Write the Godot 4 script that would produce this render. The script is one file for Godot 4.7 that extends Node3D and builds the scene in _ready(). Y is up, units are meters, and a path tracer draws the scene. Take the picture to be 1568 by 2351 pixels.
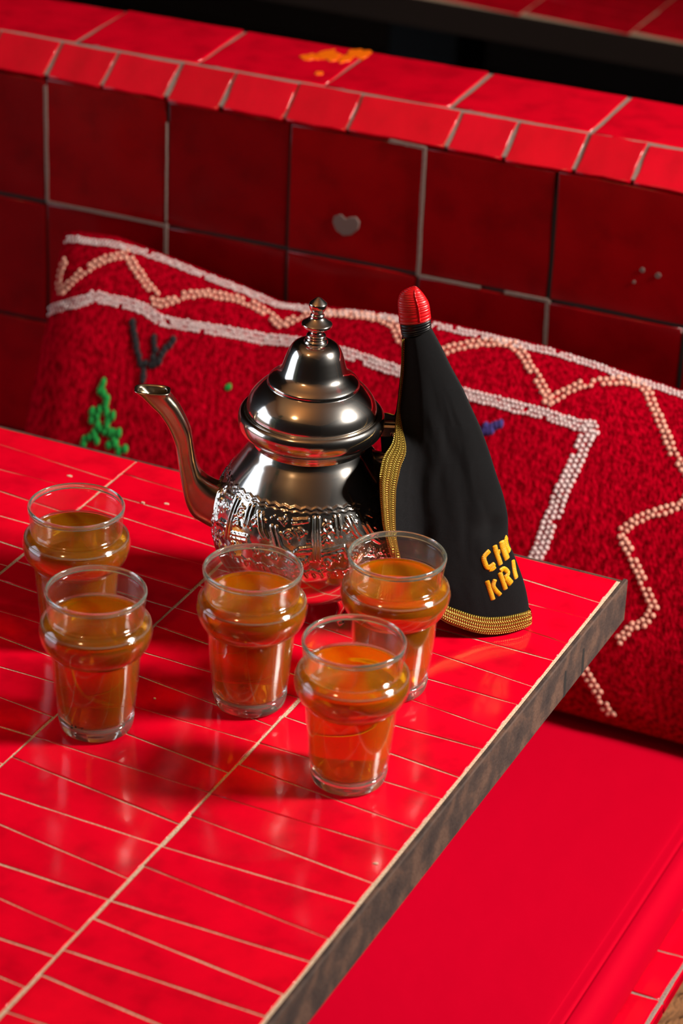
extends Node3D
# A mint tea table in a red tiled booth: five ringed glasses, a nickel teapot and a black handle cover.

var rng := RandomNumberGenerator.new()
var M := {}
var tile_mats := []
var wall_mats := []
const CAM_RIGHT := Vector3(0.914676, 0.0, -0.404187)    # horizontal, along the teapot's spout and handle
const CAM_NEAR := Vector3(0.404187, 0.0, 0.914676)      # horizontal, square to it
const TEAPOT_AT := Vector3(-0.1767, 0.0, 0.1499)
const COVER_AT := Vector3(-0.0640, 0.0, 0.1055)
const PITCH := 0.0637                                   # two rows of table tiles

func _ready():
	rng.seed = 7
	# ---------------------------------------------------------------- camera, sky, lamp, exposure
	var cam := Camera3D.new()
	cam.name = "camera"
	var yaw := -0.41609016
	var pit := 0.48068457
	var rol := 0.04191567
	var fw := Vector3(sin(yaw) * cos(pit), -sin(pit), -cos(yaw) * cos(pit))
	var r0 := Vector3(cos(yaw), 0, sin(yaw))
	var u0 := r0.cross(fw)
	cam.transform = Transform3D(Basis(r0 * cos(rol) + u0 * sin(rol), u0 * cos(rol) - r0 * sin(rol), -fw), Vector3(0.54154777, 0.97953964, 1.71910209))
	cam.fov = 20.29786
	cam.near = 0.05
	cam.far = 50.0
	var look := CameraAttributesPhysical.new()
	look.frustum_focal_length = 100.0
	look.exposure_aperture = 7.5
	look.frustum_focus_distance = 1.93
	cam.attributes = look
	cam.fov = 20.29786
	add_child(cam)
	cam.current = true
	var env := Environment.new()
	env.background_mode = Environment.BG_COLOR
	env.background_color = Color(0.86, 0.92, 1.0)
	env.background_energy_multiplier = 3.2
	env.tonemap_mode = Environment.TONE_MAPPER_LINEAR
	env.tonemap_exposure = 1.0
	env.sdfgi_enabled = true
	env.ssao_enabled = true
	env.ssil_enabled = true
	var we := WorldEnvironment.new()
	we.name = "environment"
	we.environment = env
	add_child(we)
	make_materials()
	make_lamp(Vector3(1.75, 1.45, -0.40), Vector3(-0.12, 0.0, 0.05), 15.6)
	# ---------------------------------------------------------------- large structure
	make_room()
	make_back_wall()
	make_bench()
	make_table("tiled_table", "long tiled table with red bejmat rows, the tea glasses standing on it", Vector3.ZERO, 6, 0.84, "")
	make_table("tiled_table", "tiled table standing in the dark beyond the capped booth wall", Vector3(0.36, 0.0, -1.985), 12, 0.8, "far")
	make_cushion()
	# ---------------------------------------------------------------- objects
	make_teapot()
	make_cover()
	make_glasses()
	make_plant()
	make_fill_lamp()

# ==================================================================== helpers
func numbered(n: String) -> String:
	if not has_node(n):
		return n
	var k := 1
	while has_node("%s_%03d" % [n, k]):
		k += 1
	return "%s_%03d" % [n, k]

func thing(called: String, label: String, category: String, at := Vector3.ZERO, group := "") -> Node3D:
	var o := Node3D.new()
	o.name = numbered(called)
	add_child(o)
	o.position = at
	tag(o, label, category, group)
	return o

func tag(o: Node, label: String, category: String, group := ""):
	o.set_meta("label", label)
	o.set_meta("category", category)
	if group:
		o.set_meta("group", group)

func obj(called: String, mesh: Mesh, mat: Material, parent: Node = self) -> MeshInstance3D:
	var o := MeshInstance3D.new()
	o.name = called if parent != self else numbered(called)
	o.mesh = mesh
	o.material_override = null
	for i in mesh.get_surface_count():
		o.set_surface_override_material(i, mat)
	o.cast_shadow = GeometryInstance3D.SHADOW_CASTING_SETTING_ON
	parent.add_child(o, true)
	return o

func struct(called: String, mesh: Mesh, mat: Material, label: String) -> MeshInstance3D:
	var o := obj(called, mesh, mat)
	o.set_meta("kind", "structure")
	o.set_meta("label", label)
	return o

func arrays_mesh(v: PackedVector3Array, n: PackedVector3Array, uv: PackedVector2Array, idx: PackedInt32Array) -> ArrayMesh:
	var a := []
	a.resize(Mesh.ARRAY_MAX)
	a[Mesh.ARRAY_VERTEX] = v
	a[Mesh.ARRAY_NORMAL] = n
	a[Mesh.ARRAY_TEX_UV] = uv
	a[Mesh.ARRAY_INDEX] = idx
	var m := ArrayMesh.new()
	m.add_surface_from_arrays(Mesh.PRIMITIVE_TRIANGLES, a)
	return m

# A smooth grid of points, nu by nv. wrap_u closes it round. Normals come from the neighbours; "outside" turns it over when needed.
func grid_mesh(pts: PackedVector3Array, nu: int, nv: int, wrap_u: bool, turn := false, uvs := Vector2(1, 1)) -> ArrayMesh:
	var nrm := PackedVector3Array()
	nrm.resize(pts.size())
	var uv := PackedVector2Array()
	uv.resize(pts.size())
	var period := nu - 1
	for j in nv:
		for i in nu:
			var i0 := i - 1
			var i1 := i + 1
			if wrap_u:
				i0 = (i0 + period) % period
				i1 = i1 % period
			else:
				i0 = maxi(i0, 0)
				i1 = mini(i1, nu - 1)
			var j0 := maxi(j - 1, 0)
			var j1 := mini(j + 1, nv - 1)
			var du: Vector3 = pts[j * nu + i1] - pts[j * nu + i0]
			var dv: Vector3 = pts[j1 * nu + i] - pts[j0 * nu + i]
			if du.length_squared() < 1e-14:
				var jj := j + 1 if j == 0 else j - 1
				du = pts[jj * nu + i1] - pts[jj * nu + i0]
			var nn := du.cross(dv).normalized()
			nrm[j * nu + i] = -nn if turn else nn
			uv[j * nu + i] = Vector2(float(i) / (nu - 1) * uvs.x, float(j) / (nv - 1) * uvs.y)
	var idx := PackedInt32Array()
	for j in nv - 1:
		for i in nu - 1:
			var a := j * nu + i
			var b := a + 1
			var c := a + nu
			var d := c + 1
			if turn:
				idx.append_array(PackedInt32Array([a, b, c, b, d, c]))
			else:
				idx.append_array(PackedInt32Array([a, c, b, b, c, d]))
	return arrays_mesh(pts, nrm, uv, idx)

# A turned shape: prof holds (radius, height). Listed so that walking it keeps the outside on the right hand when it climbs.
func lathe(prof: PackedVector2Array, seg: int, uvs := Vector2(1, 1)) -> ArrayMesh:
	var pts := PackedVector3Array()
	for p in prof:
		for i in seg + 1:
			var a := TAU * i / seg
			pts.append(Vector3(p.x * cos(a), p.y, -p.x * sin(a)))
	return grid_mesh(pts, seg + 1, prof.size(), true, false, uvs)

# Catmull-Rom through profile points, so that few numbers give a smooth curve
func smooth_profile(p: Array, per: int, least := 0.0) -> PackedVector2Array:
	var out := PackedVector2Array()
	for i in p.size() - 1:
		var a: Vector2 = p[maxi(i - 1, 0)]
		var b: Vector2 = p[i]
		var c: Vector2 = p[i + 1]
		var d: Vector2 = p[mini(i + 2, p.size() - 1)]
		for k in per:
			var v := b.cubic_interpolate(c, a, d, float(k) / per)
			out.append(Vector2(maxf(v.x, least), v.y))
	out.append(p[p.size() - 1])
	return out

func vprofile(flat: Array) -> Array:
	var out := []
	for i in range(0, flat.size(), 2):
		out.append(Vector2(flat[i], flat[i + 1]))
	return out

# A tube through points with radii (ra along "side", rb square to it)
func tube(path: Array, radii: Array, seg: int, side_hint := Vector3.UP, caps := true, uvs := Vector2(1, 1)) -> ArrayMesh:
	var pts := PackedVector3Array()
	var n := path.size()
	for k in n:
		var t: Vector3 = (path[mini(k + 1, n - 1)] - path[maxi(k - 1, 0)]).normalized()
		var s := (side_hint - t * side_hint.dot(t)).normalized()
		var w := t.cross(s)
		var r = radii[k]
		var ra: float = r.x if r is Vector2 else r
		var rb: float = r.y if r is Vector2 else r
		if caps and k == 0:
			for i in seg + 1:
				pts.append(path[k])
		for i in seg + 1:
			var a := TAU * i / seg
			pts.append(path[k] + s * cos(a) * ra + w * sin(a) * rb)
		if caps and k == n - 1:
			for i in seg + 1:
				pts.append(path[k])
	return grid_mesh(pts, seg + 1, pts.size() / (seg + 1), true, false, uvs)

func curve(points: Array, per: int) -> Array:
	var out := []
	for i in points.size() - 1:
		var a: Vector3 = points[maxi(i - 1, 0)]
		var b: Vector3 = points[i]
		var c: Vector3 = points[i + 1]
		var d: Vector3 = points[mini(i + 2, points.size() - 1)]
		for k in per:
			out.append(b.cubic_interpolate(c, a, d, float(k) / per))
	out.append(points[points.size() - 1])
	return out

# A box with softened edges
func box(lo: Vector3, hi: Vector3, bev := 0.001) -> ArrayMesh:
	var st := SurfaceTool.new()
	st.begin(Mesh.PRIMITIVE_TRIANGLES)
	add_box(st, lo, hi, bev)
	st.generate_normals()
	return st.commit()

func add_box(st: SurfaceTool, lo: Vector3, hi: Vector3, bev := 0.001):
	st.set_smooth_group(-1)
	var b := minf(bev, minf(hi.x - lo.x, minf(hi.y - lo.y, hi.z - lo.z)) * 0.45)
	var c := (lo + hi) * 0.5
	var h := (hi - lo) * 0.5
	var faces := [[Vector3(1, 0, 0), Vector3(0, 1, 0), Vector3(0, 0, 1)], [Vector3(0, 1, 0), Vector3(0, 0, 1), Vector3(1, 0, 0)], [Vector3(0, 0, 1), Vector3(1, 0, 0), Vector3(0, 1, 0)]]
	var e := Vector3(b, b, b)
	for f in faces:
		for s in [-1.0, 1.0]:
			var nn: Vector3 = f[0] * s
			var u: Vector3 = f[1]
			var v: Vector3 = f[2] * s
			var o: Vector3 = c + nn * (h.dot(f[0]))
			var hu: Vector3 = u * (h.dot(f[1]) - b)
			var hv: Vector3 = v * (h.dot(f[2]) - b)
			quad(st, o - hu - hv, o + hu - hv, o + hu + hv, o - hu + hv, nn)
	# bevel strips and corners
	var h2 := h - e
	for ax in 3:
		var a1 := (ax + 1) % 3
		var a2 := (ax + 2) % 3
		for s1 in [-1.0, 1.0]:
			for s2 in [-1.0, 1.0]:
				var p0 := Vector3.ZERO
				var p1 := Vector3.ZERO
				p0[a1] = s1 * h[a1]
				p0[a2] = s2 * h2[a2]
				p1[a1] = s1 * h2[a1]
				p1[a2] = s2 * h[a2]
				var d := Vector3.ZERO
				d[ax] = h2[ax]
				var nn := Vector3.ZERO
				nn[a1] = s1
				nn[a2] = s2
				quad(st, c + p0 - d, c + p0 + d, c + p1 + d, c + p1 - d, nn)
	for sx in [-1.0, 1.0]:
		for sy in [-1.0, 1.0]:
			for sz in [-1.0, 1.0]:
				var s := Vector3(sx, sy, sz)
				tri(st, c + s * Vector3(h.x, h2.y, h2.z), c + s * Vector3(h2.x, h.y, h2.z), c + s * Vector3(h2.x, h2.y, h.z), s)

func tri(st: SurfaceTool, a: Vector3, b: Vector3, c: Vector3, outwards: Vector3):
	if (b - a).cross(c - a).dot(outwards) > 0.0:   # front faces run clockwise
		var t := b
		b = c
		c = t
	for p in [a, b, c]:
		st.set_uv(Vector2(p.x, p.z))
		st.add_vertex(p)

func quad(st: SurfaceTool, a: Vector3, b: Vector3, c: Vector3, d: Vector3, outwards: Vector3):
	tri(st, a, b, c, outwards)
	tri(st, a, c, d, outwards)

# A handmade tile: an outline (any polygon, in its own plane), softened upper edge. frame maps (x, height, y) to space.
func tile_mesh(outline: PackedVector2Array, thick: float, bev: float, frame: Transform3D, tilt := Vector2.ZERO) -> ArrayMesh:
	var mid := Vector2.ZERO
	for q in outline:
		mid += q
	mid /= outline.size()
	var n := outline.size()
	var rings := [[0.0, -thick, 0.0], [0.0, -bev, 0.0], [bev * 0.35, -bev * 0.35, 0.7], [bev, 0.0, 1.0]]
	var v := PackedVector3Array()
	var nr := PackedVector3Array()
	var uv := PackedVector2Array()
	for ring in rings:
		for i in n:
			var q := outline[i]
			var a := outline[(i + n - 1) % n]
			var b := outline[(i + 1) % n]
			var along := (b - a).normalized()
			var out := Vector2(along.y, -along.x)
			if out.dot(q - mid) < 0.0:
				out = -out
			var w: Vector2 = q - out * float(ring[0])
			var rise: float = ring[1] + (w - mid).dot(tilt)
			v.append(frame * Vector3(w.x, rise, w.y))
			var up: float = ring[2]
			nr.append((frame.basis * Vector3(out.x * (1.0 - up), up + 0.0001, out.y * (1.0 - up))).normalized())
			uv.append(w)
	v.append(frame * Vector3(mid.x, 0.0, mid.y))
	nr.append((frame.basis * Vector3.UP).normalized())
	uv.append(mid)
	var idx := PackedInt32Array()
	var flip := frame.basis.determinant() < 0.0
	var area := 0.0
	for i in n:
		area += outline[i].cross(outline[(i + 1) % n])
	if area < 0.0:
		flip = not flip
	for k in rings.size() - 1:
		for i in n:
			var j := (i + 1) % n
			var a := k * n + i
			var b := k * n + j
			var c := a + n
			var d := b + n
			var t := [a, c, b, b, c, d] if flip else [a, b, c, b, d, c]
			idx.append_array(PackedInt32Array(t))
	var top := (rings.size() - 1) * n
	for i in n:
		var j := (i + 1) % n
		idx.append_array(PackedInt32Array([top + i, v.size() - 1, top + j] if flip else [top + i, top + j, v.size() - 1]))
	return arrays_mesh(v, nr, uv, idx)

# four corners to an outline with hand-cut, slightly wavering edges
func wavering(c: Array, steps: Array, amount: float) -> PackedVector2Array:
	var out := PackedVector2Array()
	for k in 4:
		var a: Vector2 = c[k]
		var b: Vector2 = c[(k + 1) % 4]
		var nn := (b - a).orthogonal().normalized()
		var m: int = steps[k % 2]
		for i in m:
			var t := float(i) / m
			var w := 0.0 if i == 0 else rng.randf_range(-amount, amount)
			out.append(a.lerp(b, t) + nn * w)
	return out

# ==================================================================== materials
func noise_tex(freq: float, size: int, sd: int, ramp: Array, normal := false, bump := 4.0, kind := FastNoiseLite.TYPE_SIMPLEX_SMOOTH, oct := 4) -> NoiseTexture2D:
	var n := FastNoiseLite.new()
	n.noise_type = kind
	n.frequency = freq
	n.seed = sd
	n.fractal_octaves = oct
	var t := NoiseTexture2D.new()
	t.width = size
	t.height = size
	t.seamless = true
	t.noise = n
	n.fractal_gain = 0.62 if oct >= 8 else 0.5
	if ramp.size():
		var g := Gradient.new()
		var off := PackedFloat32Array()
		var col := PackedColorArray()
		for r in ramp:
			off.append(r[0])
			col.append(r[1])
		g.offsets = off
		g.colors = col
		t.color_ramp = g
	if normal:
		t.as_normal_map = true
		t.bump_strength = bump
	return t

func mat(called: String, c: Color, rough: float, metal := 0.0) -> StandardMaterial3D:
	var m := StandardMaterial3D.new()
	m.resource_name = called
	m.albedo_color = c
	m.roughness = rough
	m.metallic = metal
	return m

func world_tri(m: StandardMaterial3D, per_metre: float):
	m.uv1_triplanar = true
	m.uv1_world_triplanar = true
	m.uv1_scale = Vector3(per_metre, per_metre, per_metre)

func make_materials():
	var glaze_wave := noise_tex(0.006, 512, 3, [], true, 3.0, FastNoiseLite.TYPE_SIMPLEX_SMOOTH, 2)
	var mottle := noise_tex(0.012, 512, 5, [[0.0, Color(0.84, 0.84, 0.84)], [0.45, Color(0.95, 0.95, 0.95)], [1.0, Color(1, 1, 1)]])
	var reds := [Color(0.850, 0.010, 0.135), Color(0.865, 0.012, 0.142), Color(0.830, 0.008, 0.128), Color(0.870, 0.018, 0.135)]
	for k in 4:
		var m := mat("red_glaze", reds[k], 0.13)
		m.albedo_texture = mottle
		m.normal_enabled = true
		m.normal_texture = glaze_wave
		m.normal_scale = 0.35
		world_tri(m, 4.0)
		m.uv1_offset = Vector3(0.13 * k, 0.29 * k, 0.41 * k)
		tile_mats.append(m)
		var w := mat("shaded_red_glaze", [Color(0.58, 0.008, 0.045), Color(0.55, 0.006, 0.042), Color(0.53, 0.006, 0.040), Color(0.60, 0.012, 0.042)][k], 0.2)  # same red glaze, with the wall's shade put into a darker colour
		w.albedo_texture = mottle
		w.normal_enabled = true
		w.normal_texture = glaze_wave
		w.normal_scale = 0.5
		world_tri(w, 3.0)
		w.uv1_offset = Vector3(0.31 * k, 0.17 * k, 0.23 * k)
		wall_mats.append(w)
	var speck := noise_tex(0.09, 512, 9, [[0.0, Color(0.62, 0.60, 0.57)], [0.5, Color(0.88, 0.86, 0.83)], [1.0, Color(1, 1, 1)]])
	M.grout = mat("cream_grout", Color(0.86, 0.77, 0.68), 0.9)
	M.grout.albedo_texture = speck
	world_tri(M.grout, 12.0)
	M.grey_grout = mat("grey_grout", Color(0.62, 0.55, 0.53), 0.9)
	M.grey_grout.albedo_texture = speck
	world_tri(M.grey_grout, 12.0)
	M.dark_grout = mat("dark_grout", Color(0.09, 0.04, 0.04), 0.95)
	M.chip = mat("bare_clay_chip", Color(0.44, 0.38, 0.36), 0.85)
	M.orange = mat("bright_orange", Color(0.97, 0.44, 0.04), 0.3)  # flat orange for the patches on the wall cap
	M.band = mat("dark_oiled_wood", Color(0.40, 0.345, 0.325), 0.7)
	M.band.metallic_specular = 0.25
	M.band.albedo_texture = noise_tex(0.007, 1024, 21, [[0.0, Color(0.52, 0.53, 0.56)], [0.45, Color(0.70, 0.67, 0.66)], [0.62, Color(0.86, 0.77, 0.72)], [1.0, Color(1.0, 0.9, 0.82)]], false, 4.0, FastNoiseLite.TYPE_PERLIN, 9)
	M.band.heightmap_enabled = true
	M.band.heightmap_texture = noise_tex(0.12, 512, 22, [])
	M.band.heightmap_scale = 0.03
	world_tri(M.band, 5.0)
	M.band_dark = mat("shaded_wood", Color(0.16, 0.13, 0.12), 0.8)  # far table's edge: its dimness is put into this near-black tone
	M.band_dark.metallic_specular = 0.2
	M.scratch = mat("burnt_mark", Color(0.10, 0.08, 0.075), 0.8)
	M.under = mat("table_core", Color(0.12, 0.09, 0.08), 0.9)
	M.seat = mat("red_vinyl", Color(0.705, 0.002, 0.122), 0.6)
	M.seat.metallic_specular = 0.1
	M.seat.heightmap_enabled = true
	M.seat.heightmap_texture = noise_tex(0.02, 256, 31, [])
	M.seat.heightmap_scale = 0.05
	world_tri(M.seat, 3.0)
	M.pile = mat("red_wool_pile", Color(1, 1, 1), 1.0)
	M.pile.metallic_specular = 0.06
	M.pile.albedo_texture = noise_tex(0.03, 512, 41, [[0.0, Color(0.34, 0.0, 0.035)], [0.38, Color(0.58, 0.002, 0.08)], [0.58, Color(0.71, 0.004, 0.115)], [1.0, Color(0.80, 0.008, 0.14)]], false, 4.0, FastNoiseLite.TYPE_SIMPLEX_SMOOTH, 5)
	M.pile.heightmap_enabled = true
	M.pile.heightmap_texture = noise_tex(0.06, 512, 42, [])
	M.pile.heightmap_scale = 0.22
	M.pile.uv1_scale = Vector3(2.6, 9, 1)
	M.white_wool = mat("white_wool", Color(0.88, 0.80, 0.80), 0.95)
	M.peach_wool = mat("peach_wool", Color(0.90, 0.66, 0.58), 0.95)
	M.green_wool = mat("green_wool", Color(0.02, 0.52, 0.20), 0.95)
	M.black_wool = mat("black_wool", Color(0.09, 0.08, 0.10), 0.95)
	M.blue_wool = mat("blue_wool", Color(0.20, 0.16, 0.42), 0.95)
	M.metal = mat("nickel_silver", Color(0.86, 0.82, 0.77), 0.085, 1.0)
	M.metal.roughness = 0.12
	M.metal.clearcoat_enabled = true
	M.metal.clearcoat = 1.0
	M.metal.clearcoat_roughness = 0.38
	M.cast = mat("cast_nickel_silver", Color(0.80, 0.75, 0.67), 0.24, 1.0)
	M.felt = mat("black_velvet", Color(0.095, 0.095, 0.102), 0.95)
	M.felt.metallic_specular = 0.12
	M.felt.rim_enabled = true
	M.felt.rim = 0.06
	M.felt.rim_tint = 0.0
	M.felt.heightmap_enabled = true
	M.felt.heightmap_texture = noise_tex(0.28, 512, 61, [])
	M.felt.heightmap_scale = 0.05
	M.felt.uv1_scale = Vector3(3, 4, 1)
	M.gold = mat("gold_braid", Color(1, 1, 1), 0.34, 0.75)
	M.gold.albedo_texture = braid_texture(false)
	M.gold.heightmap_enabled = true
	M.gold.heightmap_texture = braid_texture(true)
	M.gold.heightmap_scale = 0.12
	M.yellow_thread = mat("yellow_satin_thread", Color(1.0, 0.70, 0.07), 0.42)
	M.red_thread = mat("red_satin_thread", Color(0.78, 0.015, 0.06), 0.38)
	M.black_thread = mat("black_satin_thread", Color(0.035, 0.035, 0.045), 0.38)
	var rid := thread_texture()
	for m in [M.yellow_thread, M.red_thread, M.black_thread]:
		m.heightmap_enabled = true
		m.heightmap_texture = rid
		m.heightmap_scale = 0.05
	M.glass = mat("clear_glass", Color(0.95, 1.0, 0.96, 0.0), 0.0)
	M.glass.transparency = BaseMaterial3D.TRANSPARENCY_ALPHA
	M.glass.refraction_enabled = true
	M.glass.refraction_scale = 0.05
	M.rim = mat("whitened_glass", Color(0.95, 1.0, 0.96, 0.045), 0.03)  # a little white in the glass stands for bright surroundings
	M.rim.transparency = BaseMaterial3D.TRANSPARENCY_ALPHA
	M.rim.refraction_enabled = true
	M.rim.refraction_scale = 0.05
	M.pane = mat("clear_glass_wall", Color(1, 1, 1, 0.0), 0.09)
	M.pane.transparency = BaseMaterial3D.TRANSPARENCY_ALPHA
	M.jute = mat("jute", Color(0.56, 0.37, 0.22), 0.95)
	M.jute.albedo_texture = speck
	world_tri(M.jute, 8.0)
	M.plaster = mat("warm_plaster", Color(0.80, 0.74, 0.66), 0.9)
	M.dark_wall = mat("dark_brown_plaster", Color(0.10, 0.07, 0.06), 0.95)
	M.floor = mat("dark_stone_floor", Color(0.10, 0.075, 0.07), 0.8)
	M.ceiling = mat("warm_wood_ceiling", Color(0.88, 0.70, 0.48), 0.8)
	M.black_metal = mat("black_metal", Color(0.05, 0.05, 0.055), 0.5)
	M.glow = mat("lamp_diffuser", Color(1, 1, 1), 0.6)
	M.glow.emission_enabled = true
	M.glow.emission = Color(1.0, 0.96, 0.9)
	M.glow.emission_energy_multiplier = 8.0
	M.leaf = mat("green_leaf", Color(0.16, 0.38, 0.10), 0.5)
	M.pot = mat("white_pot", Color(0.85, 0.83, 0.78), 0.5)

func tea_material(c: Color) -> StandardMaterial3D:
	var m := mat("mint_tea", c, 0.0)
	m.transparency = BaseMaterial3D.TRANSPARENCY_ALPHA
	m.refraction_enabled = true
	m.refraction_scale = 0.033
	m.subsurf_scatter_enabled = true
	m.subsurf_scatter_strength = 0.5
	return m

# Four plaited strands across v; u runs along the braid. As colour, or as height.
func braid_texture(height: bool) -> ImageTexture:
	var w := 64
	var h := 128
	var im := Image.create(w, h, false, Image.FORMAT_RGB8)
	var lit := Color(0.97, 0.83, 0.40)
	var low := Color(0.36, 0.27, 0.06)
	for y in h:
		for x in w:
			var v := float(y) / h * 6.0
			var strand := int(v)
			var f := v - strand
			var lean := 1.0 if strand % 2 == 0 else -1.0
			var ph: float = fposmod(float(x) / w * 2.0 + lean * f * 0.9, 1.0)
			var a := sin(PI * ph) * pow(sin(PI * clampf(f, 0.02, 0.98)), 0.5)
			var glint := 0.75 + 0.25 * sin(float(x) * 0.9 + y * 1.7)
			var c: Color = Color(a, a, a) if height else low.lerp(lit, clampf(a * 1.15 * glint, 0, 1))
			im.set_pixel(x, y, c)
	return ImageTexture.create_from_image(im)

func thread_texture() -> ImageTexture:
	var im := Image.create(64, 64, false, Image.FORMAT_RGB8)
	var r := RandomNumberGenerator.new()
	r.seed = 77
	for y in 64:
		for x in 64:
			var a: float = absf(sin(PI * (float(y) / 8.0 + 0.06 * sin(x * 0.2))))
			a = pow(a, 0.6) * (0.9 + 0.1 * sin(y * 1.3))
			im.set_pixel(x, y, Color(a, a, a))
	return ImageTexture.create_from_image(im)

# ==================================================================== lamp and room
func make_lamp(at: Vector3, aim: Vector3, power: float):
	var o := thing("studio_lamp", "black metal studio lamp on a stand lighting the tea table", "lamp", at)
	var dir := (aim - at).normalized()
	var b := Basis.looking_at(dir, Vector3.UP)
	var prof := vprofile([0.0, 0.24, 0.05, 0.238, 0.08, 0.21, 0.19, 0.08, 0.30, -0.02, 0.296, -0.02, 0.187, 0.07, 0.07, 0.19, 0.0, 0.19])
	var rev := PackedVector2Array(prof)
	rev.reverse()
	var sh := obj("housing", lathe(rev, 48), M.black_metal, o)
	sh.basis = b * Basis(Vector3.RIGHT, PI / 2)
	var disc := obj("glowing_diffuser", lathe(PackedVector2Array([Vector2(0.0, 0.0), Vector2(0.28, 0.0), Vector2(0.28, 0.004), Vector2(0.0, 0.004)]), 48), M.glow, o)
	disc.basis = b * Basis(Vector3.RIGHT, PI / 2)
	obj("stand", tube([Vector3(0, -0.02, 0) - dir * 0.12, Vector3(0, -0.7, 0) - dir * 0.12, Vector3(0, -2.21, 0) - dir * 0.12], [0.012, 0.014, 0.016], 16, Vector3.RIGHT), M.black_metal, o)
	var l := SpotLight3D.new()
	l.name = "lamp_light"
	l.light_color = Color(1.0, 0.965, 0.92)
	l.light_energy = power
	l.light_size = 0.28
	l.spot_range = 12.0
	l.spot_angle = 36.0
	l.spot_angle_attenuation = 0.6
	l.spot_attenuation = 2.0
	l.shadow_enabled = true
	o.add_child(l)
	l.basis = b
	l.position = dir * 0.02

func make_room():
	var y0 := -0.76
	var y1 := 2.9
	struct("floor", box(Vector3(-3, y0 - 0.1, -3.2), Vector3(3, y0, 3.6)), M.floor, "dark floor of the tea room")
	struct("ceiling", box(Vector3(-3, y1, -3.2), Vector3(3, y1 + 0.1, 3.6)), M.ceiling, "warm wooden ceiling")
	struct("wall_far", box(Vector3(-3, y0, -3.2), Vector3(3, y1, -3.1)), M.dark_wall, "dark wall beyond the booths")
	struct("wall_right", box(Vector3(2.9, y0, -3.2), Vector3(3, y1, 3.6)), M.dark_wall, "dark side wall")
	# a wide window in the left wall, before the table
	struct("wall_near", box(Vector3(-3, y0, 3.5), Vector3(3, y1, 3.6)), M.dark_wall, "dark wall facing the booth")
	struct("wall_left", box(Vector3(-3, y0, -3.2), Vector3(-2.9, y1, 0.5)), M.dark_wall, "dark side wall past the window")
	struct("wall_left_pier", box(Vector3(-3, y0, 2.4), Vector3(-2.9, y1, 3.6)), M.plaster, "pale plaster wall before the window")
	struct("wall_left_base", box(Vector3(-3, y0, 0.5), Vector3(-2.9, -0.1, 2.4)), M.plaster, "pale plaster wall under the window")
	struct("wall_left_head", box(Vector3(-3, 1.7, 0.5), Vector3(-2.9, y1, 2.4)), M.plaster, "pale plaster wall over the window")

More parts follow.
